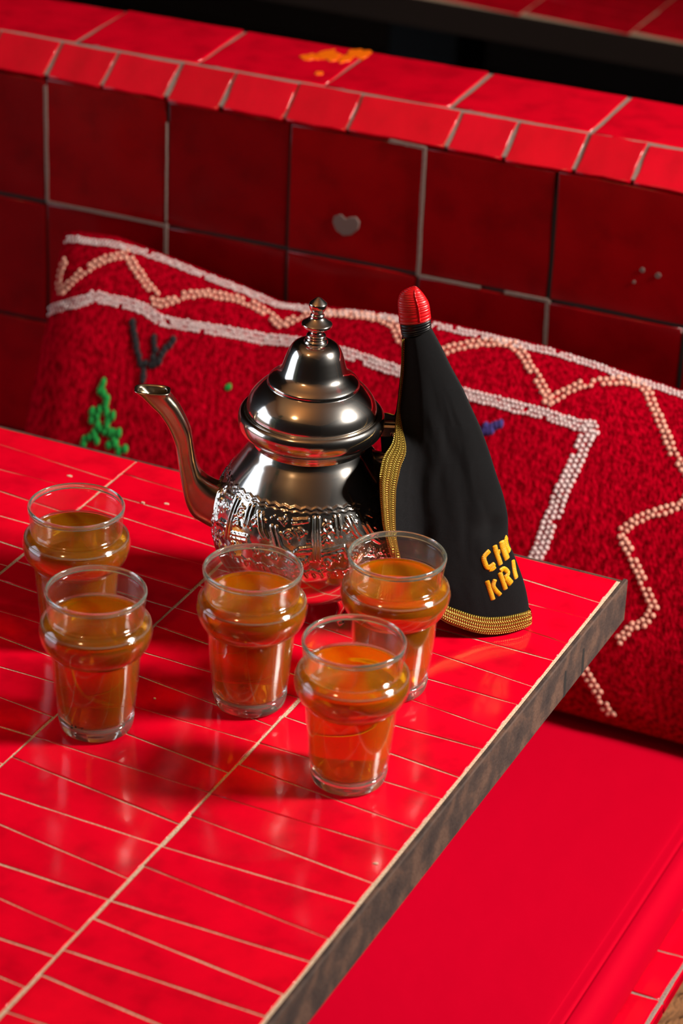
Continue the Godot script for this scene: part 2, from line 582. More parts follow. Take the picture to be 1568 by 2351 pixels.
# ==================================================================== the tiled back of the booth
func make_back_wall():
	var th := deg_to_rad(2.2)
	var b := Basis(Vector3(cos(th), 0, -sin(th)), Vector3.UP, Vector3(sin(th), 0, cos(th)))   # x along the wall, y up, z out of it
	var root := Node3D.new()
	root.name = "wall_back"
	root.set_meta("kind", "structure")
	root.set_meta("label", "low booth wall of red zellige tiles coloured dark for their shade, with a bright red tiled cap")
	add_child(root)
	root.transform = Transform3D(b, Vector3(-0.42, 0, -0.39))
	var top := 0.168
	var s := 0.026
	var st := SurfaceTool.new()
	st.begin(Mesh.PRIMITIVE_TRIANGLES)
	# core with the sloped shoulder under the chamfer tiles
	var x0 := -1.1
	var x1 := 0.75
	var sec := [Vector2(-0.004, -0.75), Vector2(-0.004, top - s - 0.005), Vector2(-s - 0.004, top - 0.004), Vector2(-0.128, top - 0.004), Vector2(-0.128, -0.75)]   # (z, y)
	for i in sec.size():
		var p: Vector2 = sec[i]
		var q: Vector2 = sec[(i + 1) % sec.size()]
		quad(st, Vector3(x0, p.y, p.x), Vector3(x1, p.y, p.x), Vector3(x1, q.y, q.x), Vector3(x0, q.y, q.x), Vector3(0, q.x - p.x, -(q.y - p.y)) * -1.0)
	st.set_smooth_group(-1)
	st.generate_normals()
	obj("core", st.commit(), M.dark_grout, root)
	# face tiles
	var xs := [-1.10, -0.98, -0.86, -0.745, -0.627, -0.510, -0.390, -0.2705, -0.1510, -0.0335, 0.0905, 0.2090, 0.3300, 0.448, 0.566, 0.75]
	var ys := [0.1395, 0.0215, -0.0970, -0.2150, -0.3330, -0.4510, -0.5700, -0.6900]
	for r in ys.size() - 1:
		for k in xs.size() - 1:
			var g := 0.0013
			var c := [Vector2(xs[k] + g, ys[r] - g + rng.randf_range(-0.001, 0.0)), Vector2(xs[k + 1] - g, ys[r] - g + rng.randf_range(-0.001, 0.0)), Vector2(xs[k + 1] - g, ys[r + 1] + g), Vector2(xs[k] + g, ys[r + 1] + g)]
			for i in 4:
				c[i] += Vector2(rng.randf_range(-0.0006, 0.0006), rng.randf_range(-0.0006, 0.0006))
			var fr := Transform3D(Basis(Vector3(1, 0, 0), Vector3(0, 0, 1), Vector3(0, 1, 0)), Vector3(0, 0, rng.randf_range(-0.0012, 0.0006)))
			obj("tile", tile_mesh(wavering(c, [3, 3], 0.0005), 0.006, 0.0016, fr, Vector2(rng.randf_range(-0.008, 0.008), rng.randf_range(-0.008, 0.008))), wall_mats[rng.randi() % 4], root)
	# the joints that were filled flush and show pale
	var lines := [[-0.2705, 0.132, -0.2695, 0.0235, 0.0032], [-0.2700, 0.0225, -0.1510, 0.0215, 0.0030], [-0.1510, 0.118, -0.1505, 0.026, 0.0014], [-0.1505, 0.0235, -0.1510, -0.03, 0.0036],
		[0.0905, 0.1385, 0.0905, 0.021, 0.0034], [0.0905, 0.0210, 0.1480, 0.0212, 0.0026], [0.1700, 0.0213, 0.2095, 0.0216, 0.0030], [0.2095, 0.0220, 0.2100, -0.04, 0.0040], [0.058, 0.1385, 0.0905, 0.1375, 0.0030]]
	for l in lines:
		var a := Vector2(l[0], l[1])
		var e := Vector2(l[2], l[3])
		var nn: Vector2 = (e - a).orthogonal().normalized() * l[4] * 0.5
		var fr := Transform3D(Basis(Vector3(1, 0, 0), Vector3(0, 0, 1), Vector3(0, 1, 0)), Vector3(0, 0, 0.0004))
		obj("grout_line", tile_mesh(wavering([a - nn, e - nn, e + nn, a + nn], [8, 1], 0.0003), 0.004, 0.0004, fr), M.grey_grout, root)
	# chips in the glaze
	var face := Transform3D(Basis(Vector3(1, 0, 0), Vector3(0, 0, 1), Vector3(0, 1, 0)), Vector3(0, 0, 0.0009))
	obj("glaze_chip", tile_mesh(PackedVector2Array([Vector2(0.0105, 0.0610), Vector2(0.0095, 0.0555), Vector2(0.0130, 0.0485), Vector2(0.0200, 0.0450), Vector2(0.0275, 0.0470), Vector2(0.0335, 0.0535), Vector2(0.0345, 0.0600), Vector2(0.0310, 0.0640), Vector2(0.0255, 0.0630), Vector2(0.0215, 0.0605), Vector2(0.0170, 0.0640)]), 0.002, 0.0005, face), M.chip, root)
	for q in [[0.2895, 0.0655, 0.0022], [0.3030, 0.0635, 0.0025], [0.2830, 0.0535, 0.0016]]:
		var ring := PackedVector2Array()
		for i in 8:
			ring.append(Vector2(q[0], q[1]) + Vector2.from_angle(TAU * i / 8) * q[2] * rng.randf_range(0.8, 1.15))
		obj("glaze_chip", tile_mesh(ring, 0.002, 0.0004, face), M.chip, root)
	# cap: grout bed, big tiles on top, short sloped tiles along the shoulder
	obj("cap_grout", cap_bed(x0, x1, top, s), M.grey_grout, root)
	var tx := [-1.0, -0.87, -0.75, -0.627, -0.506, -0.385, -0.2535, -0.1338, -0.0140, 0.1028, 0.2278, 0.345, 0.465, 0.60, 0.72]
	for k in tx.size() - 1:
		var g := 0.0019
		var c := [Vector2(tx[k] + g, -0.1275), Vector2(tx[k + 1] - g, -0.1275), Vector2(tx[k + 1] - g, -s - 0.0022), Vector2(tx[k] + g, -s - 0.0022)]
		for i in 4:
			c[i] += Vector2(rng.randf_range(-0.0012, 0.0012), rng.randf_range(-0.0016, 0.0006))
		obj("tile", tile_mesh(wavering(c, [5, 4], 0.0008), 0.006, 0.0018, Transform3D(Basis(), Vector3(0, top + rng.randf_range(-0.0008, 0.0008), 0)), Vector2(rng.randf_range(-0.004, 0.004), rng.randf_range(-0.005, 0.005))), tile_mats[rng.randi() % 4], root)
	var cx := [-1.0, -0.94, -0.88, -0.82, -0.76, -0.70, -0.64, -0.58, -0.515, -0.452, -0.392, -0.332, -0.2704, -0.2140, -0.1520, -0.0998, -0.0401, 0.0187, 0.1095, 0.1607, 0.2223, 0.2734, 0.335, 0.395, 0.455, 0.52, 0.60, 0.72]
	# the sloped frame: x along, height along the slope's normal, depth down the slope
	var sb := Basis(Vector3(1, 0, 0), Vector3(0, 0.7071, 0.7071), Vector3(0, -0.7071, 0.7071))
	var long := s * 1.41421
	for k in cx.size() - 1:
		var g := 0.0017
		var lean := 0.004
		var c := [Vector2(cx[k] + g + lean, 0.0018), Vector2(cx[k + 1] - g + lean, 0.0018), Vector2(cx[k + 1] - g, long + 0.0012), Vector2(cx[k] + g, long + 0.0012)]
		for i in 4:
			c[i] += Vector2(rng.randf_range(-0.0010, 0.0010), rng.randf_range(-0.0010, 0.0010))
		obj("tile", tile_mesh(wavering(c, [4, 3], 0.0006), 0.006, 0.0016, Transform3D(sb, Vector3(0, top + rng.randf_range(-0.0006, 0.0006), -s)), Vector2(rng.randf_range(-0.004, 0.004), rng.randf_range(-0.008, 0.008))), tile_mats[rng.randi() % 4], root)
	# irregular bright orange patches laid on top of the cap
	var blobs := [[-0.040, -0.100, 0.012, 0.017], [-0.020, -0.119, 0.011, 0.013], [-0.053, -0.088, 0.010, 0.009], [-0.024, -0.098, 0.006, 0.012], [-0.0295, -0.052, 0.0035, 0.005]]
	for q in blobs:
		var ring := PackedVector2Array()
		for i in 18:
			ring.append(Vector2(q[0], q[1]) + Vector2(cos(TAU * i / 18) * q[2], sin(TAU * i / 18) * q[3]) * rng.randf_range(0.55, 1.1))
		obj("orange_patch", tile_mesh(ring, 0.003, 0.0003, Transform3D(Basis(), Vector3(0, top + 0.0009, 0))), M.orange, root)

func cap_bed(x0: float, x1: float, top: float, s: float) -> ArrayMesh:
	var st := SurfaceTool.new()
	st.begin(Mesh.PRIMITIVE_TRIANGLES)
	st.set_smooth_group(-1)
	var e := 0.0018
	var sec := [Vector2(-0.0020, top - s - 0.0015), Vector2(-0.0016, top - s + 0.0002), Vector2(-s - e * 0.5, top - e), Vector2(-0.1290, top - e), Vector2(-0.1290, top - 0.02)]
	for i in sec.size() - 1:
		var p: Vector2 = sec[i]
		var q: Vector2 = sec[i + 1]
		quad(st, Vector3(x0, p.y, p.x), Vector3(x1, p.y, p.x), Vector3(x1, q.y, q.x), Vector3(x0, q.y, q.x), Vector3(0, -(q.x - p.x), q.y - p.y))
	st.generate_normals()
	return st.commit()

# ==================================================================== bench
func make_bench():
	var y := -0.28
	var cush := thing("seat_cushion", "smooth red vinyl seat cushion along the booth bench, seam near its tiled edge", "cushion", Vector3(0, y, 0))
	# cross-section (x, y) of the cushion, swept along z
	var sec := [Vector2(-0.34, -0.0335), Vector2(-0.345, -0.02), Vector2(-0.34, -0.004), Vector2(-0.32, 0.0), Vector2(-0.2, 0.001), Vector2(0.0, 0.001), Vector2(0.028, -0.0004), Vector2(0.0340, -0.0007), Vector2(0.0362, -0.0017), Vector2(0.0384, -0.0010), Vector2(0.0440, -0.0020), Vector2(0.0495, -0.0060), Vector2(0.0535, -0.0130), Vector2(0.0550, -0.0230), Vector2(0.0550, -0.0325), Vector2(0.050, -0.0335)]
	var prof := smooth_profile(sec, 4, -10.0)
	var pts := PackedVector3Array()
	var z0 := -0.362
	var z1 := 1.2
	for k in 21:
		var z: float = lerpf(z1, z0, k / 20.0)
		for q in prof:
			var end: float = 1.0 if k == 0 or k == 20 else 0.0
			pts.append(Vector3(q.x, maxf(q.y - end * 0.02, -0.0335), z))
	obj("padded_top", grid_mesh(pts, prof.size(), 21, false, false), M.seat, cush)
	var seam := tube([Vector3(0.0362, -0.0026, z0), Vector3(0.0362, -0.0026, 0.4), Vector3(0.0362, -0.0026, z1)], [0.0007, 0.0007, 0.0007], 8)
	obj("seam", seam, M.seat, cush)
	# tiled base with a row of half tiles as its edge
	var base := thing("tiled_bench", "tiled bench base with red half tiles along its edge and a plaited jute front", "bench", Vector3(0, -0.315, 0))
	obj("core", box(Vector3(-0.35, -0.0140, -0.362), Vector3(0.0785, -0.0012, 1.2), 0.001), M.grey_grout, base)
	obj("core", box(Vector3(-0.35, -0.445, -0.362), Vector3(0.0560, -0.0141, 1.2), 0.001), M.scratch, base)
	weave_front(base)
	obj("core", box(Vector3(-0.95, -0.445, -0.362), Vector3(-0.3505, -0.0012, -0.03), 0.001), M.grey_grout, base)
	var flat := thing("seat_cushion", "short red seat cushion hidden under the wool cushion along the tiled wall", "cushion", Vector3(0, y, 0))
	obj("padded_top", box(Vector3(-0.95, -0.0335, -0.362), Vector3(-0.347, 0.0, -0.02), 0.012), M.seat, flat)
	var z := -0.38
	var k := 0
	while z < 1.15:
		var zz := -0.0755 + 0.0597 * (k - 4)
		var z2 := zz + 0.0597
		var g := 0.0014
		var c := [Vector2(0.0480, zz + g), Vector2(0.0755, zz + g - 0.0), Vector2(0.0755, z2 - g), Vector2(0.0480, z2 - g)]
		for i in 4:
			c[i] += Vector2(rng.randf_range(-0.0006, 0.0006), rng.randf_range(-0.0006, 0.0006))
		obj("tile", tile_mesh(wavering(c, [4, 4], 0.0006), 0.006, 0.0014, Transform3D(Basis(), Vector3(0, rng.randf_range(-0.0003, 0.0006), 0))), tile_mats[rng.randi() % 4], base)
		var lip := [Vector2(zz + g, -0.0020), Vector2(z2 - g, -0.0020), Vector2(z2 - g, -0.0125), Vector2(zz + g, -0.0125)]
		var fr := Transform3D(Basis(Vector3(0, 0, 1), Vector3(1, 0, 0), Vector3(0, 1, 0)), Vector3(0.0800, 0, 0))
		obj("tile", tile_mesh(wavering(lip, [2, 2], 0.0003), 0.004, 0.0010, fr), tile_mats[rng.randi() % 4], base)
		z = z2
		k += 1

# ==================================================================== tables
# Rows of long narrow tiles. Every second joint runs a little skew, as laid: joints come in pairs of one wide and one narrow row.
func make_table(called: String, label: String, at: Vector3, cols: int, depth: float, which: String):
	var t := thing(called, label, "table", at)
	var w := cols * 0.13
	obj("grout_bed", box(Vector3(-w - 0.001, -0.012, 0.0), Vector3(0.0019, -0.0009, depth), 0.0004), M.grout, t)
	obj("core_board", box(Vector3(-w, -0.032, 0.001), Vector3(0.001, -0.0121, depth - 0.001), 0.001), M.under, t)
	# measured ends of the joints of the first three columns (millimetres from the back edge, right end then left end); the rest follow the same rhythm
	var known := [
		[36.6, 23.5, 62.5, 62.0, 101.8, 86.5, 127.4, 124.5, 166.1, 151.0, 192.4, 188.5, 227.7, 213.0, 254.4, 254.9, 292.1, 279.3, 319.8, 316.0, 357.9, 344.5, 384.8, 383.2, 422.8, 410.2, 446.6, 447.7, 485.4, 471.0, 510.2, 511.0, 544.8, 531.2, 567.3, 565.6, 606.4, 591.8, 630.5, 629.8],
		[34.5, 23.0, 62.0, 60.0, 99.5, 85.5, 125.0, 122.5, 166.0, 150.0, 193.4, 186.3, 229.8, 214.6, 254.0, 250.3, 293.2, 275.8, 316.0, 314.6, 356.2, 339.8, 382.4, 377.2, 421.4, 404.4, 447.2, 443.1, 486.8, 468.8, 511.0, 508.0, 547.7, 529.6, 573.7, 571.1, 606.0, 592.0],
		[33.9, 24.0, 64.9, 57.6, 95.5, 82.4, 123.3, 120.8, 158.6, 150.7, 187.4, 181.0, 223.0, 210.0, 252.7, 247.1, 289.6, 272.8, 313.0, 311.9, 350.7, 336.3, 377.0, 374.9, 414.0, 400.0, 441.0, 439.0]]
	for col in cols:
		var prev := Vector2(0.0002, 0.0002)
		var j := 1
		while prev.x < depth - 0.004:
			var nxt := Vector2.ZERO
			if col < 3 and which == "" and (j - 1) * 2 + 1 < known[col].size():
				nxt = Vector2(known[col][(j - 1) * 2], known[col][(j - 1) * 2 + 1]) * 0.001
			else:
				var kk := j / 2
				nxt = Vector2(PITCH * kk, PITCH * kk - 0.0015) if j % 2 == 0 else Vector2(PITCH * kk + 0.0368, PITCH * kk + 0.0235)
				nxt += Vector2(rng.randf_range(-0.001, 0.001), rng.randf_range(-0.001, 0.001))
			nxt = nxt.min(Vector2(depth - 0.001, depth - 0.001))
			var g := 0.00055 + rng.randf_range(-0.0001, 0.00025)
			var xr := -0.13 * col - (0.0011 if col else 0.0006) + rng.randf_range(-0.0004, 0.0003)
			var xl := -0.13 * (col + 1) + 0.0011 + rng.randf_range(-0.0006, 0.0006)
			var c := [Vector2(xl, prev.y + g), Vector2(xr, prev.x + g), Vector2(xr, nxt.x - g), Vector2(xl, nxt.y - g)]
			var lift := rng.randf_range(-0.0003, 0.0002)
			obj("tile", tile_mesh(wavering(c, [9, 2], 0.00022), 0.008, 0.0007, Transform3D(Basis(), Vector3(0, lift, 0)), Vector2(rng.randf_range(-0.003, 0.003), rng.randf_range(-0.008, 0.008))), tile_mats[rng.randi() % 4], t)
			prev = nxt
			j += 1
	if which == "":
		for q in [[-0.3369, 0.0524, 0.0013], [-0.3058, 0.0613, 0.0012], [-0.3529, 0.0589, 0.0009], [-0.0072, 0.4044, 0.0011], [-0.4219, 0.0476, 0.0014], [-0.2135, 0.300, 0.0007]]:
			var ring := PackedVector2Array()
			for i in 7:
				ring.append(Vector2(q[0], q[1]) + Vector2(cos(TAU * i / 7) * 1.5, sin(TAU * i / 7)) * q[2] * rng.randf_range(0.7, 1.2))
			obj("glaze_chip", tile_mesh(ring, 0.001, 0.0001, Transform3D(Basis(), Vector3(0, 0.0004, 0))), M.grout, t)
	# dark band round the edge
	var hgt := 0.034
	var wood: Material = M.band if which == "" else M.band_dark
	obj("edge_band", box(Vector3(0.0018, -hgt, -0.0052), Vector3(0.0056, -0.0002, depth + 0.005), 0.0008), wood, t)
	obj("edge_band", box(Vector3(-w - 0.005, -hgt, -0.0026), Vector3(0.0018, -0.0008, -0.0004), 0.0004), wood, t)
	obj("edge_band", box(Vector3(-w - 0.005, -hgt, depth), Vector3(0.0018, -0.0004, depth + 0.005), 0.0008), wood, t)
	if which == "":
		for q in [[0.0795, 0.0045], [0.1145, 0.0040]]:
			var fr := Transform3D(Basis(Vector3(0, 0, 1), Vector3(1, 0, 0), Vector3(0, 1, 0)), Vector3(0.0057, 0, 0))
			var a: float = q[0]
			obj("burnt_mark", tile_mesh(PackedVector2Array([Vector2(a + 0.001, -0.013), Vector2(a + q[1], -0.012), Vector2(a + q[1] * 1.1, -0.0215), Vector2(a + q[1] * 0.8, -0.0335), Vector2(a - q[1] * 0.2, -0.0335), Vector2(a, -0.023)]), 0.0004, 0.00005, fr), M.scratch, t)
	# pedestal down to the floor
	obj("pedestal", box(Vector3(-w * 0.75 - 0.05, -0.74, depth * 0.5 - 0.05), Vector3(-w * 0.75 + 0.05, -0.0325, depth * 0.5 + 0.05), 0.004), M.black_metal, t)
	obj("foot_plate", box(Vector3(-w * 0.75 - 0.2, -0.76, depth * 0.5 - 0.2), Vector3(-w * 0.75 + 0.2, -0.74, depth * 0.5 + 0.2), 0.004), M.black_metal, t)

# ==================================================================== wool cushion
const CX := [-0.66, -0.64, -0.60, -0.54, -0.48, -0.44, -0.395, -0.35, -0.29, -0.19, -0.13, -0.07, 0.0, 0.14]
const CY := [0.010, 0.0155, 0.0185, 0.009, -0.001, -0.009, -0.004, 0.001, 0.005, 0.0037, -0.0027, -0.0095, -0.014, -0.016]

var cushion_lumps := FastNoiseLite.new()

func cushion_at(s: float, t: float, side := 1.0, lift := 0.0) -> Vector3:
	var x := -0.655 + 0.795 * s
	var yt: float = CY[CY.size() - 1]
	for i in CX.size() - 1:
		if x >= CX[i] and x < CX[i + 1]:
			yt = lerpf(CY[i], CY[i + 1], (x - CX[i]) / (CX[i + 1] - CX[i]))
			break
	yt -= 0.002
	var b := Vector3(x, -0.268, -0.232)
	var d := Vector3(0, yt + 0.268, -0.352 + 0.232)
	var n := Vector3(0, -d.z, d.y).normalized()
	var ef := 1.0
	if s < 0.07:
		ef = sqrt(maxf(0.0, 1.0 - pow(1.0 - s / 0.07, 2.0)))
	if s > 0.93:
		ef = sqrt(maxf(0.0, 1.0 - pow(1.0 - (1.0 - s) / 0.07, 2.0)))
	t = clampf(t, 0.0, 1.0)
	var bul := 0.03 * pow(maxf(sin(PI * t), 0.0), 0.55) * ef
	return b + d * t + n * (bul * side + lift) + Vector3(0, 0.4, 0.8) * cushion_lumps.get_noise_2d(x, t * 0.3) * 0.0025

func make_cushion():
	var c := thing("kilim_cushion", "long red wool cushion with white and peach knotted zigzag bands leaning on the booth wall", "cushion")
	var ns := 161
	var nt := 48
	var pts := PackedVector3Array()
	cushion_lumps.seed = 4
	cushion_lumps.frequency = 9.0
	for k in ns:
		var s := float(k) / (ns - 1)
		for i in 2 * nt + 1:
			var u := float(i) / nt
			var t := u if u <= 1.0 else 2.0 - u
			t = 0.5 - 0.5 * cos(PI * t)
			var p := cushion_at(s, t, 1.0 if u <= 1.0 else -1.0)
			pts.append(p)
	obj("wool_pile", grid_mesh(pts, 2 * nt + 1, ns, false, false, Vector2(2, 1)), M.pile, c)
	var top := [6, 976, 25, 975, 45, 974, 65, 977, 86, 981, 105, 985, 132, 986, 157, 986, 179, 984, 209, 986, 239, 987, 259, 987, 280, 986, 301, 985, 332, 980, 355, 987, 377, 988, 390, 988, 438, 985, 493, 986, 519, 989, 564, 986, 604, 989, 644, 990, 668, 985, 699, 988, 730, 988, 800, 985, 990, 985]
	var zig := [14, 914, 12, 888, 12, 848, 20, 815, 29, 844, 40, 878, 52, 907, 67, 933, 80, 952, 87, 965, 105, 932, 118, 911, 132, 887, 139, 857, 159, 890, 169, 915, 191, 941, 222, 955, 236, 960, 251, 958, 268, 950, 285, 926, 301, 960, 332, 978, 356, 982, 377, 983, 398, 980, 412, 970, 426, 930, 451, 895, 477, 921, 490, 942, 512, 968, 531, 979, 546, 982, 561, 965, 574, 933, 587, 902, 600, 872, 603, 849, 610, 871, 620, 898, 631, 926, 650, 949, 670, 973, 691, 980, 704, 960, 715, 924, 724, 894, 736, 859, 747, 818, 759, 790, 779, 755, 770, 683, 750, 650, 739, 636, 721, 590, 714, 561, 717, 539, 725, 521, 741, 464, 756, 410, 763, 379, 762, 348, 757, 323, 746, 304, 734, 251]
	var zag := [702, 150, 709, 124, 718, 99, 727, 75, 732, 48, 741, 30]
	var inner := [6, 761, 33, 784, 58, 808, 66, 824, 77, 823, 101, 832, 121, 836, 135, 831, 150, 819, 186, 835, 217, 850, 248, 866, 266, 875, 286, 880, 308, 880, 369, 866, 390, 856, 407, 849, 424, 844, 468, 828, 512, 818, 531, 817, 550, 818, 569, 814, 594, 818, 619, 816, 644, 816, 659, 826]
	var side := [658, 817, 653, 789, 651, 739, 648, 700, 645, 654, 641, 605, 640, 565, 637, 528, 635, 487, 632, 435, 626, 360]
	band(c, "white_border", top, 2, 0.0036, 0.0036, M.white_wool)
	band(c, "white_band", inner, 3, 0.0039, 0.0036, M.white_wool)
	band(c, "white_band", side, 3, 0.0046, 0.0046, M.white_wool)
	band(c, "peach_zigzag", zig, 2, 0.0052, 0.0046, M.peach_wool)
	band(c, "peach_zigzag", zag, 2, 0.0056, 0.0048, M.peach_wool)
	var green := [102, 595, 100, 571, 110, 555, 110, 532, 96, 505, 104, 516, 121, 512, 97, 482, 116, 479, 117, 497, 102, 451, 109, 465, 122, 462, 92, 410, 98, 432, 108, 428, 132, 469, 123, 427, 136, 418, 143, 430, 128, 446, 101, 583, 105, 565, 110, 543, 103, 498, 113, 515, 116, 488, 105, 473, 115, 460, 126, 466, 104, 440, 92, 422, 130, 437]
	var black := [118, 786, 124, 756, 130, 726, 137, 698, 146, 664, 148, 637, 148, 764, 153, 734, 153, 688, 164, 743, 170, 778, 161, 706, 146, 687, 121, 770, 127, 741, 133, 712, 141, 681, 147, 650, 150, 750, 153, 711, 162, 726, 168, 760, 157, 695]
	spots(c, "green_motif", green, 0.0042, M.green_wool)
	spots(c, "black_motif", black, 0.0040, M.black_wool)
	spots(c, "blue_motif", [548, 737, 545, 728, 542, 720, 552, 742, 556, 752, 549, 730, 538, 722, 545, 740, 552, 735, 540, 712, 535, 712, 560, 758], 0.0042, M.blue_wool)
	spots(c, "pale_knot", [245, 700, 247, 704], 0.003, M.green_wool)

# one knot of yarn: a low, slightly turned bead
func add_knot(v: PackedVector3Array, nr: PackedVector3Array, uv: PackedVector2Array, idx: PackedInt32Array, at: Vector3, ex: Vector3, ey: Vector3, en: Vector3):
	var base := v.size()
	var seg := 8
	for j in 4:
		var ph := PI * 0.5 * j / 3.0
		for i in seg:
			var a := TAU * i / seg
			var d := ex * cos(a) * cos(ph) + ey * sin(a) * cos(ph) + en * sin(ph)
			v.append(at + d)
			nr.append((ex.normalized() * cos(a) * cos(ph) + ey.normalized() * sin(a) * cos(ph) + en.normalized() * sin(ph)).normalized())
			uv.append(Vector2(a, ph))
	for j in 3:
		for i in seg:
			var k := (i + 1) % seg
			var a := base + j * seg + i
			var b := base + j * seg + k
			idx.append_array(PackedInt32Array([a, a + seg, b, b, a + seg, b + seg]))

func band(c: Node3D, called: String, line: Array, rows: int, step: float, gap: float, m: Material):
	var pts := []
	for i in range(0, line.size(), 2):
		pts.append(Vector2(line[i], line[i + 1]) * 0.001)
	var v := PackedVector3Array()
	var nr := PackedVector3Array()
	var uv := PackedVector2Array()
	var idx := PackedInt32Array()
	var left := 0.0
	var count := 0
	for i in pts.size() - 1:
		var a: Vector2 = pts[i]
		var b: Vector2 = pts[i + 1]
		var pa := cushion_at(a.x, a.y)
		var pb := cushion_at(b.x, b.y)
		var len := pa.distance_to(pb)
		var at := left
		while at < len:
			var q := a.lerp(b, at / maxf(len, 1e-5))
			var p := cushion_at(q.x, q.y)
			var ps := cushion_at(q.x + 0.004, q.y) - p
			var pt := cushion_at(q.x, minf(q.y + 0.008, 0.9999)) - cushion_at(q.x, q.y - 0.008)
			var n := pt.cross(ps).normalized() * -1.0
			if n.z < 0.0:
				n = -n
			var dir := (pb - pa).normalized()
			var across := n.cross(dir).normalized()
			for r in rows:
				if rng.randf() < 0.04:
					continue
				var off := (r - (rows - 1) * 0.5) * gap + rng.randf_range(-0.0006, 0.0006)
				var shift := dir * (0.5 * step if (r % 2) else 0.0)
				var spot := p + across * off + shift + n * 0.0003
				var rr := step * rng.randf_range(0.38, 0.47)
				add_knot(v, nr, uv, idx, spot, dir * rr * rng.randf_range(0.9, 1.12), across * gap * rng.randf_range(0.40, 0.52), n * rr * 0.55)
			at += step
		left = at - len
	var o := obj(called, arrays_mesh(v, nr, uv, idx), m, c)
	o.set_meta("kind", "stuff")

func spots(c: Node3D, called: String, line: Array, size: float, m: Material):
	var v := PackedVector3Array()
	var nr := PackedVector3Array()
	var uv := PackedVector2Array()
	var idx := PackedInt32Array()
	for i in range(0, line.size(), 2):
		var q := Vector2(line[i], line[i + 1]) * 0.001
		var p := cushion_at(q.x, q.y)
		var n := Vector3(0, 0.4, 0.9).normalized()
		add_knot(v, nr, uv, idx, p, Vector3(size * 0.8, 0, 0) * rng.randf_range(0.8, 1.1), Vector3(0, 0.9, -0.4) * size * rng.randf_range(1.0, 1.4), n * size * 0.6)
	var o := obj(called, arrays_mesh(v, nr, uv, idx), m, c)
	o.set_meta("kind", "stuff")

# ==================================================================== teapot
var relief := PackedFloat32Array()
const RW := 1536
const RH := 224

func stamp(x: float, y: float, r: float, h: float):
	var k := int(ceil(r))
	for dy in range(-k, k + 1):
		var yy := int(y) + dy
		if yy < 0 or yy >= RH:
			continue
		for dx in range(-k, k + 1):
			var d: float = sqrt(float(dx * dx + dy * dy)) / r
			if d < 1.0:
				var xx := posmod(int(x) + dx, RW)
				var val := h * sqrt(1.0 - d * d)
				if val > relief[yy * RW + xx]:
					relief[yy * RW + xx] = val

func stroke(p: Array, r: float, h: float, x0: float):
	for i in p.size() - 1:
		var a: Vector2 = p[i]
		var b: Vector2 = p[i + 1]
		var n := int(a.distance_to(b) / 1.5) + 1
		for k in n + 1:
			var q := a.lerp(b, float(k) / n)
			stamp(x0 + q.x, q.y, r, h)

func spiral(cx: float, cy: float, rad: float, turns: float, dirn: float, start: float) -> Array:
	var out := []
	for i in 21:
		var f := i / 20.0
		var a := start + dirn * TAU * turns * f
		out.append(Vector2(cx, cy) + Vector2.from_angle(a) * rad * (1.0 - 0.85 * f))
	return out

